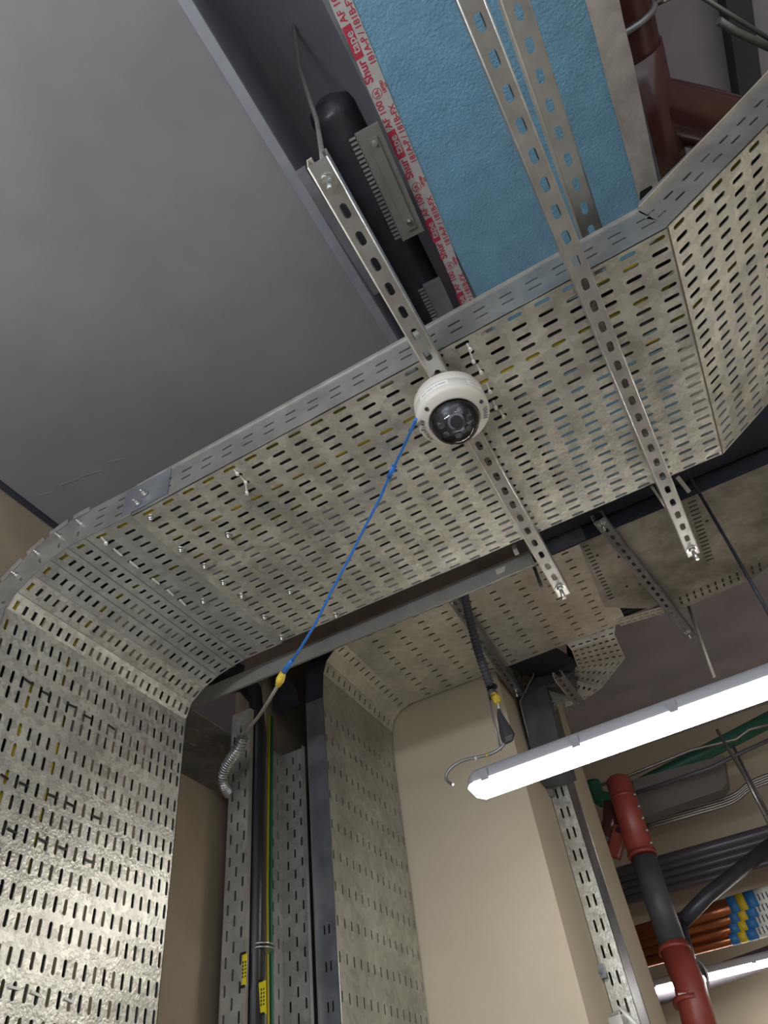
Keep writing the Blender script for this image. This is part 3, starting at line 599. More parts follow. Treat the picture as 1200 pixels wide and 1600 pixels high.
# cover plate at its right end
cp = thing('tray_cover', 'stained grey cover plate under the right end of the far tray', 'cover plate', (0.4, 2.44, Z2))
pts = [(-0.091, 2.136), (1.1, 2.136), (1.1, 2.5), (0.72, 2.62), (0.54, 2.735), (0.46, 2.78), (0.17, 2.80), (-0.02, 2.66), (-0.115, 2.58)]
MB().prism([(x, y, Z2-0.004) for x, y in pts], (0, 0, 0.003)).build('plate', 'plate', cp)
for x0, x1, nn_, yy in ((-0.085, -0.063, 16, 2.16), (0.315, 0.345, 16, 2.16)):
    mb = MB()
    for k in range(nn_): mb.box((x0, yy+k*0.025, Z2-0.0052), (x1, yy+k*0.025+0.0055, Z2-0.0040))
    mb.build('slot_row', 'black', cp)
mb = MB()
for k in range(12):
    x = 0.17+k*0.030
    for dy in (0, 0.035): mb.box((x, 2.71+dy-(k*0.002), Z2-0.0052), (x+0.008, 2.733+dy-(k*0.002), Z2-0.0040))
mb.build('slot_row', 'black', cp)
for (x, y) in [(0.36, 2.3), (0.02, 2.30), (0.0, 2.50), (0.05, 2.52), (-0.05, 2.24)]:
    MB().tube([(x, y, Z2-0.0055), (x, y, Z2-0.004)], 0.006, 10).build('rivet', 'ironp', cp)
# far flange strip of the tee and its hanging drop
td = thing('cable_tray', 'perforated tee drop hanging from the far edge of the far tray', 'cable tray', (-0.3, 2.9, 1.5), 'sections of the far cable tray')
def quad_perf(a, b, c, d, nu, nv, hl, hr, along, name, m, parent, off=(0, 0, 0.002)):
    a, b, c, d = map(Vector, (a, b, c, d)); lu = ((b-a).length+(c-d).length)/2; lv = ((d-a).length+(c-b).length)/2
    n = (b-a).cross(d-a).normalized()
    f = lambda u, v, w: a.lerp(b, u).lerp(d.lerp(c, u), v) + n*w
    cu = [(i+.5)/nu for i in range(nu)]; cv = [(i+.5)/nv for i in range(nv)]
    return perf(MB(), f, [i/nu for i in range(nu+1)], [i/nv for i in range(nv+1)], [(u, v, hl, hr) for u in cu for v in cv], along, scale=(1/lu, 1/lv)).build(name, m, parent)
q = lambda x, y, ax, v: P(x, y, ax, v)
A1, A2, A3, A4 = q(868, 1010, 'y', 2.75), q(962, 984, 'y', 2.75), q(965, 996, 'y', 2.76), q(893, 1018, 'y', 2.76)
quad_perf(q(880,1000,'y',2.745), q(962,975,'y',2.745), q(960,993,'y',2.78), q(893,1016,'y',2.78), 6, 2, 0.010, 0.003, 'u', 'drop_flange', 't2', td)
quad_perf(q(893,1016,'y',2.78), q(961,993,'y',2.78), q(977,1028,'y',2.95), q(902,1041,'y',2.95), 7, 4, 0.0095, 0.0062, 'u', 'drop_panel', 't2', td)
quad_perf(q(902,1041,'y',2.95), q(977,1028,'y',2.95), q(940,1075,'y',3.10), q(880,1058,'y',3.10), 8, 3, 0.013, 0.0042, 'v', 'drop_panel', 't2', td)
quad_perf(q(872,1055,'y',3.05), q(940,1075,'y',3.10), q(915,1093,'y',3.2), q(884,1105,'y',3.2), 7, 2, 0.014, 0.0042, 'v', 'drop_panel', 't2', td)
quad_perf(q(963,968,'y',2.70), q(1045,945,'y',2.72), q(1045,956,'y',2.76), q(970,978,'y',2.76), 8, 2, 0.009, 0.0028, 'u', 'side_flange', 't2', td)
# dark elbow box left of the drop
de = thing('tray_elbow', 'dark elbow of sheet metal hanging below the far edge of the far tray', 'tray elbow', (-0.5, 3.0, 1.5))
MB().prism([q(885,1008,'y',2.86), q(958,985,'y',2.86), q(970,1026,'y',3.05), q(938,1068,'y',3.2), q(893,1098,'y',3.3), q(888,1050,'y',3.1)], (0, 0.02, 0.02)).build('slot_backing', 'black', td)  # black sheet added behind the slots so they look dark
e = [q(800,1035,'y',2.78), q(868,1012,'y',2.78), q(900,1030,'y',2.92), q(893,1048,'y',3.0), q(870,1060,'y',3.05), q(845,1062,'y',3.05), q(830,1098,'y',3.1), q(815,1085,'y',3.0)]
MB().prism([q(790,1040,'y',2.80), q(858,1014,'y',2.80), q(870,1012,'y',2.80), q(903,1034,'y',2.94), q(890,1058,'y',3.0), q(835,1060,'y',2.98)], (0, 0.25, 0.1)).build('inner_face', 'navy', de)
MB().prism([q(833,1056,'y',2.95), q(840,1058,'y',2.95), q(893,1050,'y',2.97), q(886,1070,'y',2.98), q(852,1075,'y',2.97), q(814,1098,'y',2.95), q(812,1094,'y',2.95)], (0, 0.2, 0.02)).build('outer_face', 'ironp', de)
MB().tube([q(820,1030,'y',2.90), q(834,1054,'y',2.94), q(812,1097,'y',2.94), q(826,1152,'y',2.94)], 0.004, 6).build('edge_rib', 'angle', de)
MB().prism([q(812,1094,'y',2.95), q(852,1070,'y',2.95), q(885,1200,'y',2.95), q(838,1215,'y',2.95)], (0, 0.15, 0)).build('drop_plate', 'blackp', de)
# small ladder-like bits beyond
quad_perf(q(838,1093,'y',3.0), q(855,1072,'y',3.0), q(872,1100,'y',3.02), q(862,1126,'y',3.02), 2, 6, 0.010, 0.003, 'u', 'end_plate', 'angle', thing('tray_end', 'short grey slotted tray end seen edge on beside the drop', 'cable tray', (-0.45, 3, 1.4)))
quad_perf(q(856,1072,'y',3.02), q(872,1066,'y',3.1), q(890,1095,'y',3.1), q(873,1102,'y',3.02), 5, 1, 0.012, 0.003, 'v', 'end_plate', 't2', thing('tray_end', 'short pale slotted tray bottom between the two hanging brackets', 'cable tray', (-0.4, 3, 1.4)))
s6, _, _ = strut('slotted_strut', 'short slotted strut hanging under the perforated tee drop', (q(873,1060,'z',1.60).x, q(873,1060,'z',1.60).y), (q(908,1105,'z',1.60).x, q(908,1105,'z',1.60).y), 1.60, wd=0.04, pitch=0.05, m='angle', mside='strut_beige', nuts=())

# bend and riser
t2b = thing('cable_tray', 'faceted bend where the far tray turns down beside the beige column', 'cable tray', (-1.15, 2.44, 1.45), 'sections of the far cable tray')
B2 = [(-1.075, 1.732), (-1.115, 1.730), (-1.165, 1.712), (-1.200, 1.678), (-1.218, 1.625), (X2, 1.52)]
for k in range(5):
    a0, a1 = Vector((B2[k][0], Y2, B2[k][1])), Vector((B2[k+1][0], Y2, B2[k+1][1])); dd = Vector((0, 0.6, 0)); nrm = (a1-a0).cross(dd).normalized()
    if nrm.x > 0.01: nrm = -nrm
    L = (a1-a0).length; ff2 = lambda u, v, w, a0=a0, a1=a1, nrm=nrm: a0.lerp(a1, u) + Vector((0, v, 0)) + nrm*w
    sl = [(0.5, 0.012+i*0.0445+0.01, min(0.0145, L*0.4), 0.0036) for i in range(13)] if k in (1, 3) else []
    perf(MB(), ff2, [0, 1], edges([0.022+i*0.0445 for i in range(13)], 0.0445, 0, 0.6), sl, 'u', scale=(1/L, 1)).build('bend_panel', 't2' if k != 4 else 'galv_old', t2b)
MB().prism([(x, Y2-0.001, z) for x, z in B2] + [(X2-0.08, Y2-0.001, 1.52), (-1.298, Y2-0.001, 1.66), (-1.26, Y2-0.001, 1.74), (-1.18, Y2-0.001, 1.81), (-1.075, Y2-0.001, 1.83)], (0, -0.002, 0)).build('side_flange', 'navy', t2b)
t2r = thing('cable_tray', 'smooth slotted riser tray standing against the beige column', 'cable tray', (X2, 2.44, -0.6), 'sections of the far cable tray')
Z2S = sorted([1.45, 1.35, 1.24, 1.133, 1.028, 0.925, 0.825, 0.724, 0.623, 0.520, 0.417, 0.314, 0.211])
fr2 = lambda u, v, w: Vector((X2-w, Y2+v, u))
perf(MB(), fr2, edges(Z2S, 0.1, -0.6, 1.52), edges([0.010+i*0.0445 for i in range(14)], 0.0445, 0, 0.6), [(z, 0.010+i*0.0445, 0.0155, 0.0038) for z in Z2S for i in range(14)], 'u').build('bottom_panel', 'galv_old', t2r)
frf = lambda u, v, w: Vector((X2-v, Y2+w-0.002, u))
zz = sorted([z-0.02 for z in Z2S if z < 0.75])
perf(MB(), frf, edges(zz, 0.1, -0.6, 1.52), [0, 0.018, 0.034, 0.052, 0.078], [(z, v, 0.014, 0.0028) for z in zz for v in (0.026, 0.043)], 'u').build('side_flange', 'galv_dark', t2r)
MB().tube([(X2, Y2-0.002, -0.6), (X2, Y2-0.002, 1.5)], 0.0022, 6).build('fold_edge', 'strut', t2r)
MB().box((X2-0.078, Y2-0.004, -0.6), (X2-0.0745, Y2+0.016, 1.52)).build('flange_lip', 'angle', t2r)

# ---------------------------------------------------------------- narrow riser (T3) with black and earth cable
XT, YN, YR = -1.412, 1.817, 2.125
t3 = thing('cable_tray', 'narrow vertical tray open to the room with black and earth cables in it', 'cable tray', (XT, 1.97, -0.6), 'narrow riser tray')
ZT = 1.36
zt = [(-0.55 + k*0.0335) for k in range(int((ZT+0.53)/0.0335))]
def stag(name, f, wid, cols, m, zmax):
    zc = [z for z in zt if z < zmax-0.02]
    E = edges(zc, 0.0335, -0.6, zmax); sl = []
    vE = [0] + [(cols[i]+cols[i+1])/2 for i in range(len(cols)-1)] + [wid]
    for i, c in enumerate(cols):
        for k, z in enumerate(zc):
            if (k+i*1) % 2 == 0: sl.append((z, c, 0.0145, 0.0034))
    return perf(MB(), f, E, vE, sl, 'u').build(name, m, t3)
stag('near_flange', lambda u, v, w: Vector((XT+v, YN+w, u)), 0.0755, [0.013, 0.038, 0.063], 'galv_old', ZT)
stag('back_panel', lambda u, v, w: Vector((XT-w, YN+v, u)), YR-YN, [0.03, 0.06, 0.10, 0.14, 0.18, 0.22, 0.25, 0.28], 'galv_old', ZT-0.03)
stag('far_flange', lambda u, v, w: Vector((XT+v, YR+w, u)), 0.100, [0.022, 0.050, 0.078], 'galv_old', ZT-0.03)
MB().box((XT+0.0755, YN, -0.6), (XT+0.078, YN+0.018, ZT)).build('near_lip', 'strut', t3)
MB().box((XT+0.100, YR-0.018, -0.6), (XT+0.1025, YR, ZT-0.03)).build('far_lip', 'strut', t3)
MB().prism([P(427,1052,'y',2.12), P(445,1055,'y',2.12), P(463,1075,'y',2.12), P(468,1100,'y',2.12), P(440,1118,'y',2.12), P(425,1108,'y',2.12)], (0, 0.003, 0)).build('hood', 'ironp', t3)
for k, (x, y, r) in enumerate(((P(399,1450,'y',1.868).x, 1.868, 0.0255), (P(404,1450,'y',1.905).x, 1.905, 0.0195), (P(403,1450,'y',1.95).x, 1.95, 0.0195))):
    o = MB().tube([(x-0.25, y+0.02, 1.62), (x-0.10, y+0.01, 1.58), (x-0.02, y, 1.47), (x, y, 1.30), (x, y, 0.8), (x+0.002, y, -0.58)], r, 16); oo = o.build('power_cable', 'black')
    tag(oo, ['thick black cable nearest the bright lip of the narrow riser tray', 'thick black cable in the middle of the narrow riser tray', 'thick black cable next to the yellow and green one in the riser'][k], 'cable', 'thick black cables in the riser')
ec = thing('earth_cable', 'yellow and green striped earth cable running down the narrow riser tray', 'cable', (-1.30, 1.985, -0.58))
MB().tube([P(421, 1120, 'y', 1.985), P(419, 1250, 'y', 1.985), P(417, 1400, 'y', 1.985), P(419, 1600, 'y', 1.985), P(419.5, 1680, 'y', 1.985)], 0.0052, 10).build('yellow_stripe', 'yellow', ec)
MB().tube([P(425, 1120, 'y', 1.99), P(424, 1250, 'y', 1.99), P(423, 1400, 'y', 1.99), P(425, 1600, 'y', 1.99), P(425, 1680, 'y', 1.99)], 0.0058, 10).build('green_stripe', 'green', ec)
for k, (x, y) in enumerate([(398, 1478), (398, 1484)]):
    pass
cb = P(398, 1484, 'y', 1.86)
o = MB().tube([Vector((cb.x, 1.886, cb.z)), Vector((cb.x, 1.886, cb.z+0.004))], 0.040, 24).tube([Vector((cb.x, 1.886, cb.z+0.010)), Vector((cb.x, 1.886, cb.z+0.014))], 0.040, 24).build('cable_band', 'steel'); tag(o, 'pair of bright steel bands round the black riser cables', 'band')
def ylabel(px, w_, h_, y, lab):
    a = [P(px[0], px[1], 'y', y), P(px[2], px[1], 'y', y), P(px[4], px[3], 'y', y), P(px[5], px[3], 'y', y)]
    t = thing('cable_tag', lab, 'label', a[0]); MB().prism(a, (0, 0.0015, 0)).build('plate', 'label_y', t)
    c = (a[0]+a[1]+a[2]+a[3])/4
    for dx, s in ((-0.004, 0.9), (0.004, 0.7)):
        for k in range(5):
            p0 = c + Vector((dx, -0.0012, (k-2)*0.0085)); MB().box(p0-Vector((0.0018, 0, 0.003*s)), p0+Vector((0.0018, 0.0006, 0.003*s))).build('print_mark', 'black', t)
    for e in (a[0].lerp(a[1], .5), a[2].lerp(a[3], .5)):
        MB().box(e-Vector((0.012, 0.002, 0.003)), e+Vector((0.004, 0.001, 0.003))).build('tie', 'black', t)
ylabel((379, 1489, 386, 1541, 384, 378), 0, 0, 1.815, 'yellow printed tag on the lip of the narrow riser tray')
ylabel((404, 1532, 415, 1584, 416, 407), 0, 0, 1.835, 'yellow printed tag tied on the black riser cables, lower of two')

# tray passing through the opening in the left wall
t5 = thing('cable_tray', 'dim slotted tray passing through the opening behind the left bend', 'cable tray', (-1.6, 1.85, 1.36), 'tray through the wall')
perf(MB(), lambda u, v, w: Vector((-2.3+u, 1.60+v, 1.30+w)), edges(frange(0.1, 0.07, 11), 0.07, 0, 0.87), edges(frange(0.06, 0.07, 6), 0.07, 0, 0.48), [(u, v, 0.014, 0.004) for u in frange(0.1, 0.07, 11) for v in frange(0.06, 0.07, 6)], 'v').build('bottom_panel', 'galv_old', t5)
perf(MB(), lambda u, v, w: Vector((-2.3+u, 1.598+w, 1.22+v)), edges(frange(0.1, 0.05, 15), 0.05, 0, 0.87), [0, 0.08], [(u, 0.04, 0.016, 0.003) for u in frange(0.1, 0.05, 15)], 'u').build('side_flange', 'galv_dark', t5)

# ---------------------------------------------------------------- right riser tray (T4) on the beige pier
t4 = thing('cable_tray', 'spangled narrow riser tray fixed on the beige pier', 'cable tray', (-0.63, 3.2, -0.6), 'riser tray on the pier')
cz = frange(0.50, 0.088, 19)
X40, X41, Y4 = -0.672, -0.588, 3.135
perf(MB(), lambda u, v, w: Vector((X40+v, Y4+w, u)), edges(cz, 0.088, 0.44, 2.2), [0, 0.041, 0.084], [(z, v, 0.0225, 0.0044) for z in cz for v in (0.027, 0.055)], 'u').build('front_flange', 'galv_bright', t4)
MB().box((X41-0.002, Y4, 0.40), (X41, 3.318, 2.2)).build('back_panel', 'galv_dark', t4)
MB().tube([(X41, 3.312, 0.4), (X41, 3.312, 2.2)], 0.003, 6).build('edge', 'strut', t4)
MB().box((X40, Y4+0.004, -0.6), (X41, Y4+0.02, 0.44)).build('lower_section', 'galv_old', t4)
for z in (0.59, 0.72): m_ = MB(); m_.box((X40-0.0028, Y4-0.03, z), (X40+0.02, Y4-0.001, z+0.045)); nut_bolt(m_, (X40+0.003, Y4-0.03, z+0.02), (0, -1, 0), 0.008, 0.016); m_.build('fixing_clip', 'galv_dark', t4) if z < 0.6 else None
for z in (1.28, ): m_ = MB(); m_.box((X40-0.0028, Y4-0.03, z), (X40+0.02, Y4-0.001, z+0.05)); nut_bolt(m_, (X40+0.003, Y4-0.03, z+0.02), (0, -1, 0), 0.009, 0.016); m_.build('fixing_clip', 'angle', t4)
be = P(945, 1590, 'y', 3.05)
o = MB().bar(P(938, 1590, 'y', 3.05), P(968, 1582, 'y', 3.05), 0.03, 0.006, (0, -0.3, 1)).bar(P(935, 1604, 'y', 3.04), P(972, 1594, 'y', 3.04), 0.004, 0.05, (0, 0, 1)).build('wall_bracket', 'strut'); tag(o, 'pale steel bracket end under the riser tray at the bottom', 'bracket')
MB().prism([P(962, 1572, 'y', 3.06), P(990, 1600, 'y', 3.06), P(996, 1600, 'y', 3.06), P(966, 1571, 'y', 3.06)], (0, 0.004, 0)).build('brace', 'strut', t4)

# ---------------------------------------------------------------- batten light and its flex
def batten(loc, label, L=1.55, group='batten lights', dm='diff'):
    t = thing('batten_light', label, 'light fixture', loc, group)
    c = Vector(loc); x0, x1 = c.x-L/2, c.x+L/2; r = 0.042
    def half(sgn, rad, h, x0, x1, n=10, k=0.0):
        mb = MB(); prof = [(rad*math.cos(math.pi*i/n), sgn*h*math.sin(math.pi*i/n)) for i in range(n+1)]
        xs = [(x0, 0.25), (x0+0.012, 0.72), (x0+0.035, 1.0), (x1-0.035, 1.0), (x1-0.012, 0.72), (x1, 0.25)]
        vs = [(x, c.y+p*s_, c.z+q_*s_) for x, s_ in xs for p, q_ in prof]; m_ = n+1
        mb.add(vs, [(i*m_+j, i*m_+j+1, (i+1)*m_+j+1, (i+1)*m_+j) for i in range(len(xs)-1) for j in range(n)], True)
        mb.add(vs[:m_], [tuple(range(m_))]); mb.add(vs[-m_:], [tuple(range(m_))]); return mb
    half(1, 0.047, 0.050, x0, x1).build('housing', 'lampbody', t)
    half(-1, 0.040, 0.038, x0+0.006, x1-0.006).build('diffuser', dm, t)
    MB().box((x0+0.03, c.y-0.050, c.z-0.002), (x1-0.03, c.y+0.050, c.z+0.005)).build('gasket_rim', 'lampbody', t)
    for k in range(6):
        x = x0+0.07+k*(L-0.14)/5
        for sg in (-1, 1): MB().box((x-0.012, c.y+sg*0.046, c.z-0.010), (x+0.012, c.y+sg*0.054, c.z+0.024)).build('clip', 'clip', t)
    return t
LX, LY, LZ = -0.660+0.775, 2.0, 0.925
lamp = batten((LX, LY, LZ), 'lit white batten light hanging across the right side in front of the column')
lamp.rotation_euler = (0, math.radians(-1.2), math.radians(0.6))
fill_l = batten((-1.0, -0.80, 0.55), 'added upturned fill light behind the viewer to the left, out of the picture', dm='fill_cool'); fill_l.rotation_euler = (math.radians(140), 0, 0)  # unseen fill light, added to brighten the duct and tray undersides
fill_r = copy_tree(lamp); fill_r.location = (1.3, -1.3, 0.7+ZO); fill_r['label'] = 'added fill light behind the viewer to the right, out of the picture'  # second unseen fill light, added for the wide tray
lr_ = copy_tree(lamp); lr_.location = (LX+2.05, LY+0.02, LZ+ZO-0.02); lr_['label'] = 'next batten light in the same row, just beyond the right edge'
# light at the back
l2 = copy_tree(lamp); pl2 = P(1120, 1526, 'y', 5.0); l2.location = (pl2.x+0.36, 5.0, pl2.z+ZO+0.02); l2['label'] = 'small lit batten light far back behind the red and black pipe'; l2.rotation_euler = (0, 0, 0); l2.scale = (1, 0.8, 0.8)
# ribbed conduit dropping to the light
cpts = [P(720, 880, 'y', 2.02), P(727, 935, 'y', 2.02), P(736, 975, 'y', 2.02), P(748, 1020, 'y', 2.02), P(762, 1060, 'y', 2.02), P(772, 1090, 'y', 2.02)]
fc = thing('flexible_conduit', 'ribbed dark grey conduit dropping from the tray to the batten light', 'conduit', cpts[-1])
corrugated(MB(), smooth_pts(cpts, 4), 0.0130, 0.0150, 0.50).build('ribbed_hose', 'blackp', fc)
q_ = P(769, 1074, 'y', 2.005); MB().tube([q_-Vector((0.0, 0, -0.004)), q_+Vector((0, 0, -0.002))], 0.0175, 14).build('cable_tie', 'black', fc)
MB().tube([P(771, 1085, 'y', 2.02), P(776, 1092, 'y', 2.02), P(778, 1099, 'y', 2.02)], [0.013, 0.0150, 0.010], 9).build('tape_wrap', 'ytape', fc)
bag = thing('taped_joint', 'black taped bundle hanging just above the batten light', 'cable joint', P(790, 1160, 'y', 2.0))
prof = [((779, 1108), 0.004, 0.004), ((781, 1118), 0.010, 0.006), ((785, 1128), 0.014, 0.008), ((790, 1142), 0.021, 0.010), ((794, 1152), 0.023, 0.010), ((794, 1160), 0.017, 0.007)]
mb = MB(); n = 10; vs = []
for (x, y), a, b in prof:
    c = P(x, y, 'y', 2.0)
    for k in range(n): th = 2*math.pi*k/n; vs.append(c + Vector((a*math.cos(th), b*math.sin(th), 0.1*a*math.cos(th))))
mb.add(vs, [(i*n+k, i*n+(k+1) % n, (i+1)*n+(k+1) % n, (i+1)*n+k) for i in range(len(prof)-1) for k in range(n)] + [tuple(range(n)), tuple(range((len(prof)-1)*n, len(prof)*n))])
mb.build('tape_bundle', 'bag', bag)
MB().tube([P(778, 1098, 'y', 2.0), P(780, 1112, 'y', 2.0)], 0.003, 6).build('core', 'white', bag)
hc = [P(788, 1156, 'y', 2.0), P(786, 1165, 'y', 2.0), P(775, 1174, 'y', 2.0), P(760, 1180, 'y', 2.0), P(742, 1184, 'y', 2.0), P(722, 1189, 'y', 2.0), P(706, 1199, 'y', 2.0), P(697, 1212, 'y', 2.0), P(700, 1221, 'y', 2.0), P(708, 1226, 'y', 1.99)]
ld_ = thing('lamp_lead', 'dark lead looping from the taped bundle into the left end of the batten light', 'cable', hc[-1])
MB().tube(smooth_pts(hc, 4), 0.0048, 10).build('sheath', 'flex', ld_)
for (x, y, m_) in ((761, 1180, 'ytape'), (744, 1185, 'white')): c = P(x, y, 'y', 2.0); MB().tube([c-Vector((0.004, 0, 0)), c+Vector((0.004, 0, 0))], 0.0065, 8).build('tape_ring', m_, ld_)
o = MB().tube([P(763, 1080, 'y', 2.03), P(770, 1120, 'y', 2.03), P(783, 1172, 'y', 2.03)], 0.0035, 8).build('suspension_wire', 'flex'); tag(o, 'thin wire holding up the left end of the batten light', 'wire')

# ---------------------------------------------------------------- back right: pipes and conduits
YPp = 3.95
vp = thing('standpipe', 'red and black upright pipe at the lower right', 'pipe', P(1100, 1640, 'y', YPp))
c0, c1, c2, c3, c4 = P(965, 1217, 'y', YPp+0.05), P(1005, 1340, 'y', YPp), P(1052, 1478, 'y', YPp), P(1078, 1540, 'y', YPp-0.03), P(1112, 1680, 'y', YPp-0.1)
MB().tube([c0, c0.lerp(c1, 0.03), c1], [0.055, 0.066, 0.068], 32).build('upper_sleeve', 'redp', vp)
MB().tube([c1, c2], 0.062, 32).build('middle_section', 'blackp', vp)
MB().tube([c2, c3, c4], [0.068, 0.069, 0.072], 32).build('lower_sleeve', 'redp', vp)
for a, b, t_ in ((c1, c0, 0.0), (c0, c1, 0.25), (c2, c4, 0.02), (c2, c4, 0.45), (c2, c4, 0.72)):
    c = a.lerp(b, t_); d = (b-a).normalized(); MB().tube([c, c+d*0.02], 0.0735 if a is not c0 else 0.0695, 28).build('collar', 'redp', vp)
for t_ in (0.3, 0.45, 0.6, 0.75, 0.9):
    c = c0.lerp(c1, t_); MB().tube([c+Vector((0.055, -0.04, 0)), c+Vector((0.072, -0.045, 0))], 0.006, 8).build('staple', 'strut', vp)
MB().prism([P(1059, 1552, 'y', 3.84), P(1072, 1551, 'y', 3.84), P(1073, 1560, 'y', 3.84), P(1062, 1561, 'y', 3.84)], (0, 0.002, 0)).build('paper_sticker', 'paper', vp)
rv = thing('red_valve', 'red pipe fitting with a grey band tucked behind the upright pipe', 'pipe fitting', P(965, 1320, 'y', 4.09))
MB().tube([P(958, 1255, 'y', 4.09), P(958, 1285, 'y', 4.09), P(950, 1310, 'y', 4.09)], 0.055, 18).build('upper_bend', 'redp_dk', rv)
MB().tube([P(953, 1290, 'y', 4.09), P(945, 1330, 'y', 4.09)], 0.05, 16).build('grey_band', 'blackp', rv)
MB().bar(P(972, 1292, 'y', 4.04), P(958, 1340, 'y', 4.04), 0.075, 0.05, (0, 1, 0)).build('body', 'redp', rv, 0.01)
MB().bar(P(968, 1294, 'y', 4.00), P(966, 1300, 'y', 4.00), 0.03, 0.02, (0, 1, 0)).build('slot', 'black', rv)
# bank of grey conduits on the back wall
for k in range(5):
    a = P(950, 1372+k*11.5-3, 'y', 5.0); b = P(1200, 1299+k*12.3, 'y', 5.0); d = b-a
    o = MB().tube([a-d*0.6, b+d*1.0], 0.024 if k else 0.034, 14).build('conduit_pipe', 'conduit')
    tag(o, ['topmost and thickest of the five dark grey conduits behind the upright pipe', 'dark grey conduit, second from the top of the five', 'dark grey conduit, third from the top of the five', 'dark grey conduit, fourth from the top of the five', 'lowest of the five dark grey conduits behind the upright pipe'][k], 'conduit', 'dark conduits at the back')
for k in range(4):
    a = P(985, 1466+k*14.5, 'y', 4.75); b = P(1200, 1402+k*17, 'y', 4.75); d = b-a; r = [0.052, 0.040, 0.032, 0.026][k]
    L_ = ['topmost and thickest of the four copper pipes', 'second copper pipe from the top', 'third copper pipe from the top', 'lowest of the four copper pipes'][k]
    t = thing('copper_pipe', L_, 'pipe', a, 'banded copper pipes'); MB().tube([a-d*0.5, b+d*1.0], r, 18).build('pipe', 'copper', t)
    dn = d.normalized()
    for (x0, x1, m_) in ((1139, 1152, 'bandblue'), (1152, 1164, 'bandyel'), (1164, 1180, 'bandblue'), (1180, 1205, 'paper')):
        def atx(x): return a.lerp(b, (x-985)/215 + 0.02)
        MB().tube([atx(x0), atx(x1)], r+0.003, 18).build('band', m_, t)
    for x in (1184, 1190, 1196):
        c = a.lerp(b, (x-985)/215+0.02); MB().bar(c+Vector((0, -r-0.004, -0.016)), c+Vector((0, -r-0.004, 0.016)), 0.006, 0.002, (0, 1, 0)).build('arrow_mark', 'black', t)
o = MB().tube([P(1066, 1440, 'y', 4.1), P(1105, 1400, 'y', 4.15), P(1215, 1312, 'y', 4.3)], 0.034, 16).build('iron_pipe', 'ironp'); tag(o, 'dark iron pipe slanting up to the right from the upright pipe', 'pipe')
o = MB().tube([P(1066, 1436, 'y', 4.1), P(1080, 1490, 'y', 4.1), P(1092, 1540, 'y', 4.1)], 0.014, 12).build('iron_pipe', 'ironp'); tag(o, 'thin dark upright rod hugging the right side of the upright pipe', 'pipe')
cw = MB()
for k in range(5):
    c = P(1094, 1520+k*2, 'y', 4.06); nn = 20; R_ = 0.05-0.004*k
    cw.tube([c + Vector((R_*0.55*math.cos(2*math.pi*i/nn), 0.02*k, R_*math.sin(2*math.pi*i/nn))) for i in range(nn+1)], 0.006, 6)
tag(cw.build('wire_coil', 'flex'), 'coil of dark wire hanging right of the upright pipe', 'coil')
o = MB().tube([P(1005, 1562, 'y', 5.1), P(1050, 1548, 'y', 5.1), P(1215, 1490, 'y', 5.1)], 0.05, 16).build('lamp_trunking', 'conduit'); tag(o, 'dark round trunking above the far batten light', 'trunking')
# higher items under the ceiling
o = MB().prism([P(988, 1218, 'y', 4.6)+Vector((0,0,0)), P(1130, 1180, 'y', 4.6), P(1136, 1222, 'y', 4.6), P(1128, 1234, 'y', 4.6), P(1000, 1278, 'y', 4.6)], (0, 0.12, 0)).build('trunking_box', 'box'); tag(o, 'plain grey box duct right of the upright pipe head', 'trunking')
for k in range(4):
    pts = [P(1006, 1283+k*4, 'y', 4.9), P(1080, 1262+k*4, 'y', 4.9), P(1143, 1243+k*4, 'y', 4.9), P(1172, 1222+k*4, 'y', 4.9), P(1215, 1205+k*4, 'y', 4.9)]
    o = MB().tube(smooth_pts(pts, 4), 0.010, 8).build('steel_conduit', 'conduit_lt'); tag(o, ['uppermost thin steel conduit below the grey box duct', 'second thin steel conduit below the grey box duct', 'third thin steel conduit below the grey box duct', 'lowest thin steel conduit below the grey box duct'][k], 'conduit', 'thin steel conduits at the back')
o = MB().tube([P(905, 1238, 'y', 4.7), P(975, 1215, 'y', 4.7), P(1080, 1172, 'y', 4.7), P(1150, 1155, 'y', 4.7), P(1170, 1140, 'y', 4.7), P(1215, 1128, 'y', 4.7)], 0.010, 8).build('steel_conduit', 'conduit_lt'); tag(o, 'thin steel conduit running just under the batten light at the back', 'conduit')
o = MB().tube([P(975, 1245, 'y', 4.45), P(1110, 1200, 'y', 4.45), P(1150, 1180, 'y', 4.45), P(1215, 1150, 'y', 4.45)], 0.012, 8).build('steel_conduit', 'conduit'); tag(o, 'dark conduit along the top edge of the grey box duct', 'conduit')
o = MB().tube([P(985, 1230, 'y', 4.9), P(1040, 1205, 'y', 4.9), P(1110, 1172, 'y', 4.9), P(1215, 1118, 'y', 4.9)], [0.03, 0.042, 0.048, 0.05], 14).build('green_pipe', 'greenp'); tag(o, 'green pipe slanting up to the right under the ceiling', 'pipe')
o = MB().tube(smooth_pts([P(925, 1222, 'y', 4.6), P(935, 1245, 'y', 4.6), P(960, 1252, 'y', 4.6), P(985, 1242, 'y', 4.6)], 4), 0.05, 14).build('green_pipe', 'greenp'); tag(o, 'dark green pipe elbow behind the head of the upright pipe', 'pipe')
o = MB().tube([P(1120, 1140, 'y', 4.2), P(1165, 1215, 'y', 4.2), P(1203, 1290, 'y', 4.2)], 0.009, 8).build('hanger_rod', 'conduit_lt'); tag(o, 'long slanting hanger rod at the right below the batten light', 'rod')
o = MB().tube([P(1145, 1165, 'y', 4.6), P(1175, 1225, 'y', 4.6), P(1205, 1280, 'y', 4.6)], 0.008, 8).build('hanger_rod', 'conduit'); tag(o, 'dark rod right of the long slanting hanger rod', 'rod')

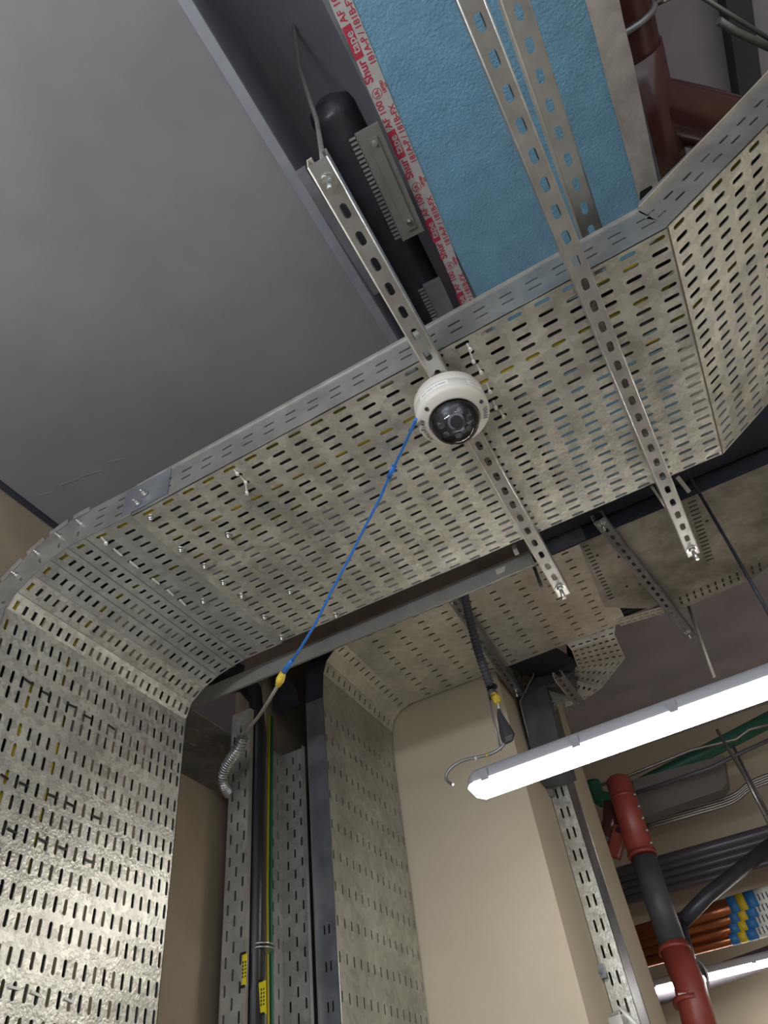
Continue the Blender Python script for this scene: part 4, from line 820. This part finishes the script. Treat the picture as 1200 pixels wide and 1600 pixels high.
# ---------------------------------------------------------------- cable ties
def tie_white(px0, px1, plane, val, group, label, n=(0, 0, -1)):
    a = P(*px0, plane, val); b = P(*px1, plane, val); n = Vector(n)
    t = thing('cable_tie', label, 'cable tie', b, group)
    MB().bar(a+n*0.0015, b+n*0.003, 0.0035, 0.0014, n).build('strap', 'white', t)
    MB().tube([b+n*0.001, b+n*0.008], 0.0040, 8).build('head', 'white', t)
G1 = 'white cable ties beside the dome camera'; L1 = 'small white cable tie looped through the tray slots right of the dome camera'
for a, b in [((729,536),(734,544)),((734,549),(739,563)),((744,568),(751,580)),((760,598),(765,610)),((770,625),(774,635)),((781,640),(786,649))]: tie_white(a, b, 'z', 1.186, G1, L1)
G2 = 'white cable ties near the left joint of the tray'; L2 = 'small white cable tie through the slots near the left joint of the wide tray'
for a, b in [((366,733),(371,738)),((375,742),(384,752)),((384,757),(386,768)),((150+50/6,740+590/6),(150+98/6,740+640/6))]: tie_white(a, b, 'z', 1.186, G2, L2)
for a, b in [((178,857),(191,868)),((203,876),(216,887)),((238,903),(249,912)),((262,921),(271,930)),((281,936),(290,945))]:
    pa_, pb_ = P(*a, 'z', 1.185), P(*b, 'z', 1.185)
    o = MB().bar(pa_+Vector((0,0,-.0015)), pb_+Vector((0,0,-.0015)), 0.0045, 0.0018).build('cable_tie', 'white'); tag(o, 'flat pale strap bridging two slots across the left end of the tray', 'cable tie', 'pale straps across the left end of the tray')
G3 = 'black cable ties on the left drop'
for a, b in [((36,1060),(49,1069)),((64,1080),(77,1087)),((104,1100),(118,1106)),((129,1117),(141,1123)),((168,1133),(178,1140)),((0,1210),(12,1218)),((29,1223),(43,1229)),((74,1241),(88,1247)),((103,1254),(116,1261)),((142,1274),(156,1280)),((11,1295),(26,1303)),((59,1310),(72,1317)),((90,1323),(103,1328)),((132,1343),(147,1349)),((13,1542),(29,1546)),((48,1550),(63,1557)),((100,1560),(114,1567))]:
    pa_, pb_ = P(*a, 'x', XV), P(*b, 'x', XV)
    o = MB().bar(pa_+Vector((.002,0,0)), pb_+Vector((.002,0,0)), 0.0042, 0.0016, (1, 0, 0)).build('cable_tie', 'black' if b[1] < 1500 else 'white'); tag(o, 'dark cable tie bridging two slots of the spangled drop at the left' if b[1] < 1500 else 'pale cable tie bridging two slots at the foot of the spangled drop', 'cable tie', G3 if b[1] < 1500 else 'pale cable ties low on the left drop')
